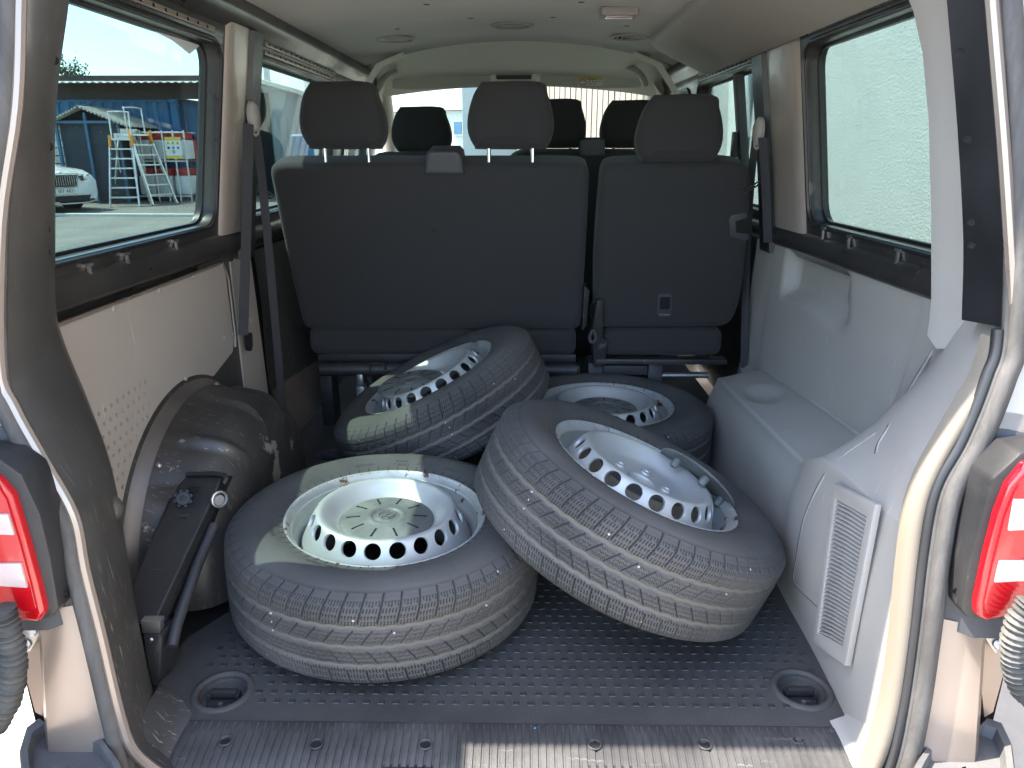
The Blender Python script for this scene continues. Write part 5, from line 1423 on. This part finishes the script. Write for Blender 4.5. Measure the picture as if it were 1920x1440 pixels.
def cap_meshes():
    prof = [(0, .0115), (.020, .0115), (.0225, .010), (.030, .0095), (.034, .0125), (.038, .0135), (.043, .0115), (.046, .0105), (.075, .0095), (.095, .0065), (.103, .0035), (.105, .001), (.103, -.001), (.095, .0005), (0, .002)]
    a = mesh_of('cover', MB().lathe(prof, 72), 'cap_plastic', smooth=40)
    mb = MB()
    for k in range(10):
        t = 2 * math.pi * (k + .5) / 10; d = Vector((math.cos(t), math.sin(t), 0))
        p, q = d * .058 + Vector((0, 0, .0102)), d * .088 + Vector((0, 0, .0080))
        mb.bar(p, q, .0042, .0015)
    b = mesh_of('slots', mb, 'hole_black', smooth=0)
    # round emblem with two stacked letter strokes
    mb = MB().tube([(.0175 * math.cos(i * .2244), .0175 * math.sin(i * .2244), .0125) for i in range(28)], .0013, 6, closed=True)
    def st(pts):
        for p, q in zip(pts[:-1], pts[1:]): mb.bar((p[0], p[1], .0125), (q[0], q[1], .0125), .0026, .0016)
    st([(-.0065, .0155), (0, .0025), (.0065, .0155)]); st([(-.0140, .008), (-.0065, -.0140), (0, .0), (.0065, -.0140), (.0140, .008)])
    e = mesh_of('emblem', mb, 'cap_plastic', smooth=30)
    cl = mesh_of('clip', MB().lathe([(.0105, .012), (.0095, -.008), (.0075, -.010), (.0065, .006)], 12), 'cap_plastic', smooth=40)
    return a, b, e, cl
CAPM = cap_meshes()
def put(name, me, parent, M=None):
    o = bpy.data.objects.new(name, me); COL.objects.link(o); o.parent = parent
    if M is not None: o.matrix_basis = M
    return o
def cap_on(parent, M=None):
    c = put('hub_cap', CAPM[0], parent, M)
    return c
def make_cap_parts(c):
    put('slot_marks', CAPM[1], c)['kind'] = 'stuff'; put('emblem', CAPM[2], c)
def wheel(label, c, n, spin, cap=True, weights=()):
    t = thing('steel_wheel', label, 'wheel', (0, 0, 0), 'loose winter wheels in the load space', M=frame(c, n, spin))
    ty = put('tyre', TYRE, t); [put('sidewall_lettering', m_, ty) for m_ in SIDETEXT]
    rim = put('rim', BARREL, t)
    put('disc', DISC, rim)
    for k in range(5):
        a = 2 * math.pi * k / 5 + .31
        M = Matrix.Translation((.060 * math.cos(a), .060 * math.sin(a), disc_s(.060) - .001))
        put('bolt_seat', SEAT, rim, M); put('bolt_hole', BHOLE, rim, M)
    put('valve', VALVE, t, Matrix.Rotation(R(75), 4, 'Z'))
    for a in weights: put('balance_weight', WEIGHT, t, Matrix.Rotation(R(a), 4, 'Z'))
    if cap: make_cap_parts(cap_on(t, Matrix.Translation((0, 0, disc_s(.1) + .001)) @ Matrix.Rotation(R(-12), 4, 'Z')))
    return t
# rim centre fits from the photograph, resting on the floor and on each other
nFL = Vector((.055, -.004, 1)).normalized(); 
def rest(cx, cy, n, lift=0.):
    n = Vector(n).normalized(); h = math.hypot(n.x, n.y)
    z = max(.3425 * h + .078 * n.z, .315 * h + .0965 * n.z, .27 * h + .108 * n.z)
    return Vector((cx, cy, z + lift + .001))
W_FL = wheel('steel wheel lying flat by the lashing ring, cap fitted, sunlit rim', rest(-.282, 1.459, (.03, -.01, 1)), (.03, -.01, 1), R(0), True, (262,))
nFR = Vector((.41, .021, .912)).normalized()
W_FR = wheel('tilted steel wheel without fitted cap leaning beside the grey wheel box', rest(.257, 1.481, nFR), nFR, R(-20), False, (128,))
nRL = Vector((-.435, -.025, .90)).normalized()
W_RL = wheel('tilted steel wheel propped against the double bench with loose cap', rest(-.231, 2.18, nRL), nRL, R(40), False, (-2,))
W_RR = wheel('steel wheel lying flat under the single seat, partly hidden', rest(.285, 2.225, (0.01, 0, 1)), (0.01, 0, 1), R(150), True, (-120,))
def loose_cap(label, M):
    t = thing('hub_cap', label, 'hub cap', (0, 0, 0), 'loose hub caps', M=M)
    c = put('cover', CAPM[0], t); put('slot_marks', CAPM[1], t)['kind'] = 'stuff'; put('emblem', CAPM[2], t)
    for k in range(5):
        a = 2 * math.pi * k / 5 + .3
        put('clip', CAPM[3], t, Matrix.Translation((.068 * math.cos(a), .068 * math.sin(a), -.012)))
    return t
# cap dropped in the leaning front wheel, standing against the rim
MF = W_FR.matrix_basis
def lipdir(u, v):
    p = onplane(u, v, MF @ Vector((0, 0, .09)), nFR); return p
c1, c2 = lipdir(1238, 842), lipdir(1380, 958)
mid = (c1 + c2) / 2; cen = MF @ Vector((0, 0, .09)); outw = (mid - cen).normalized()
chord = (c2 - c1).normalized()
vw = ray(1308, 900).normalized()
cn_ = vw.cross(chord).normalized()
if cn_.dot(outw + nFR) < 0: cn_ = -cn_
cn_ = (cn_ * math.cos(R(15)) + vw * math.sin(R(15))).normalized()
cpos = onplane(1306, 899, mid, nFR) - vw * .035
loose_cap('grey hub cap standing on edge inside the tilted wheel rim', frame(cpos, cn_, R(20)))
# cap slipped in the wheel behind
cpos = onz(771, 720, .29)
loose_cap('grey hub cap slipped loose, lying in the propped rear wheel', frame(cpos, (-.17, -.10, 1), R(10)))
# ---- jack cover leaning at the left
def jack():
    a = Vector((-.662, 1.15, .025)); top = [ony(u, v, 1.36) for u, v in ((348, 890), (424, 893))]
    t = thing('jack', 'black plastic jack with knurled knob leaning on the wheel arch', 'jack', (-.66, 1.16, .002))
    # face quad traced from the photo, standing in front of the arch
    def Q(u, v, y): return ony(u, v, y)
    def yy(v): return 1.172 + (1168 - v) / 276 * .335
    fl = [Q(u, v, yy(v)) for u, v in ((216, 1168), (247, 1092), (315, 940), (330, 915), (351, 889))]
    fl[1] = fl[0].lerp(fl[2], .30)
    fr = [Q(u, v, yy(v)) for u, v in ((291, 1168), (310, 1120), (396, 945), (408, 918), (420, 891))]
    fr[1] = fr[0].lerp(fr[2], .25)
    rows = []
    nrm = Vector((.30, -.72, .62)).normalized(); side = Vector((.38, .85, -.30)).normalized()
    for l, r in zip(fl, fr):
        m = (r - l)
        rows.append([l - nrm * .055, l - nrm * .004, l + m * .05, l + m * .93, l + m * .985 - nrm * .003, r - nrm * .008, r + side * .020 - nrm * .012, r + side * .024 - nrm * .018, r + side * .024 - nrm * .050])
    mb = MB().grid(rows, closed_v=True); k = len(rows[0]); o = len(mb.v)
    mb.f.append(tuple(range(k))); mb.f.append(tuple(range(o - k, o)))
    part('cover', mb, 'plastic_black', t, smooth=28)
    part('side_groove', MB().bar(fr[0] + side * .014 - nrm * .0115, fr[3] + side * .014 - nrm * .0115, .003, .002), 'hole_black', t)
    # hooked top lip
    part('hook', MB().tube([Q(350, 890, 1.505), Q(400, 888, 1.505), Q(420, 891, 1.50), Q(425, 898, 1.49), Q(420, 906, 1.485)], .006, 8), 'plastic_black', t, smooth=70)
    # knob
    sc = 1.08
    kc = Q(345, 935, 1.448); kn = Vector((.25, -.82, .5)).normalized()
    M = frame(kc - kn * .004, kn)
    mb = MB()
    mb.lathe([(0, .010), (.0055, .010), (.006, .016), (.014, .016), (.0165, .013), (.017, 0)], 26, M)
    kb = part('knob', mb, 'plastic_black', t, smooth=40)
    for i in range(8):
        a_ = i * math.pi / 4
        part('lobe', MB().tube([M @ Vector((.016 * math.cos(a_), .016 * math.sin(a_), .001)), M @ Vector((.016 * math.cos(a_), .016 * math.sin(a_), .014))], .0042, 8), 'plastic_black', kb)
    part('slot', MB().prism([Q(u, v, 1.462) for u, v in ((352, 916), (376, 913), (372, 922), (350, 924))], (0, .004, 0)), 'hole_black', t)
    tx = text_mesh('I', .02, .001)
    c = Q(342, 966, 1.407)
    part('wrench_mark', MB().box(c, (.022, .004, .005)).box(c + Vector((-.012, 0, 0)), (.006, .004, .010)).box(c + Vector((.012, 0, 0)), (.006, .004, .010)), 'plastic_dark', t)
    # steel arm along the side and foot
    part('arm', MB().tube([Q(322, 1212, 1.165), Q(332, 1170, 1.20), Q(370, 1060, 1.32), Q(402, 985, 1.41)], .011, 10), 'plastic_dark', t, smooth=70)
    part('pivot', MB().lathe([(0, .006), (.012, .006), (.014, 0)], 18, frame(Q(409, 938, 1.46), (.75, -.6, .2))), 'steel', t)
    part('pin_ring', MB().tube([frame(Q(410, 936, 1.455), (.75, -.6, .2)) @ Vector((.017 * math.cos(i * .5236), .017 * math.sin(i * .5236), .004)) for i in range(12)], .003, 6, closed=True), 'steel', t)
    part('foot', MB().prism([Q(268, 1190, 1.165), Q(298, 1190, 1.165), Q(304, 1195, 1.17), Q(300, 1270, 1.15), Q(290, 1288, 1.148), Q(284, 1286, 1.148), Q(276, 1240, 1.155)], (.012, .05, 0)), 'plastic_black', t, bevel=.003)
    part('clevis', MB().prism([Q(262, 1165, 1.168), Q(300, 1165, 1.168), Q(300, 1188, 1.168), Q(266, 1188, 1.168)], (0, .02, 0)), 'steel', t, bevel=.003)
    for u, v in ((283, 1200), (292, 1261)):
        part('rivet', MB().lathe([(0, .003), (.003, .003), (.005, 0)], 10, frame(Q(u, v, 1.163), (0, -1, .1))), 'steel', t)
jack()
# a stray green crumb on the sill
p = onz(1003, 1365, .003)
tag(link('plastic_crumb', mesh_of('plastic_crumb', MB().lathe([(0, .0015), (.0022, .001), (.0026, -.0005), (0, -.0015)], 8, Matrix.Translation(p)), 'blue_frame')), 'tiny green crumb lying at the edge of the sill plate', 'crumb')
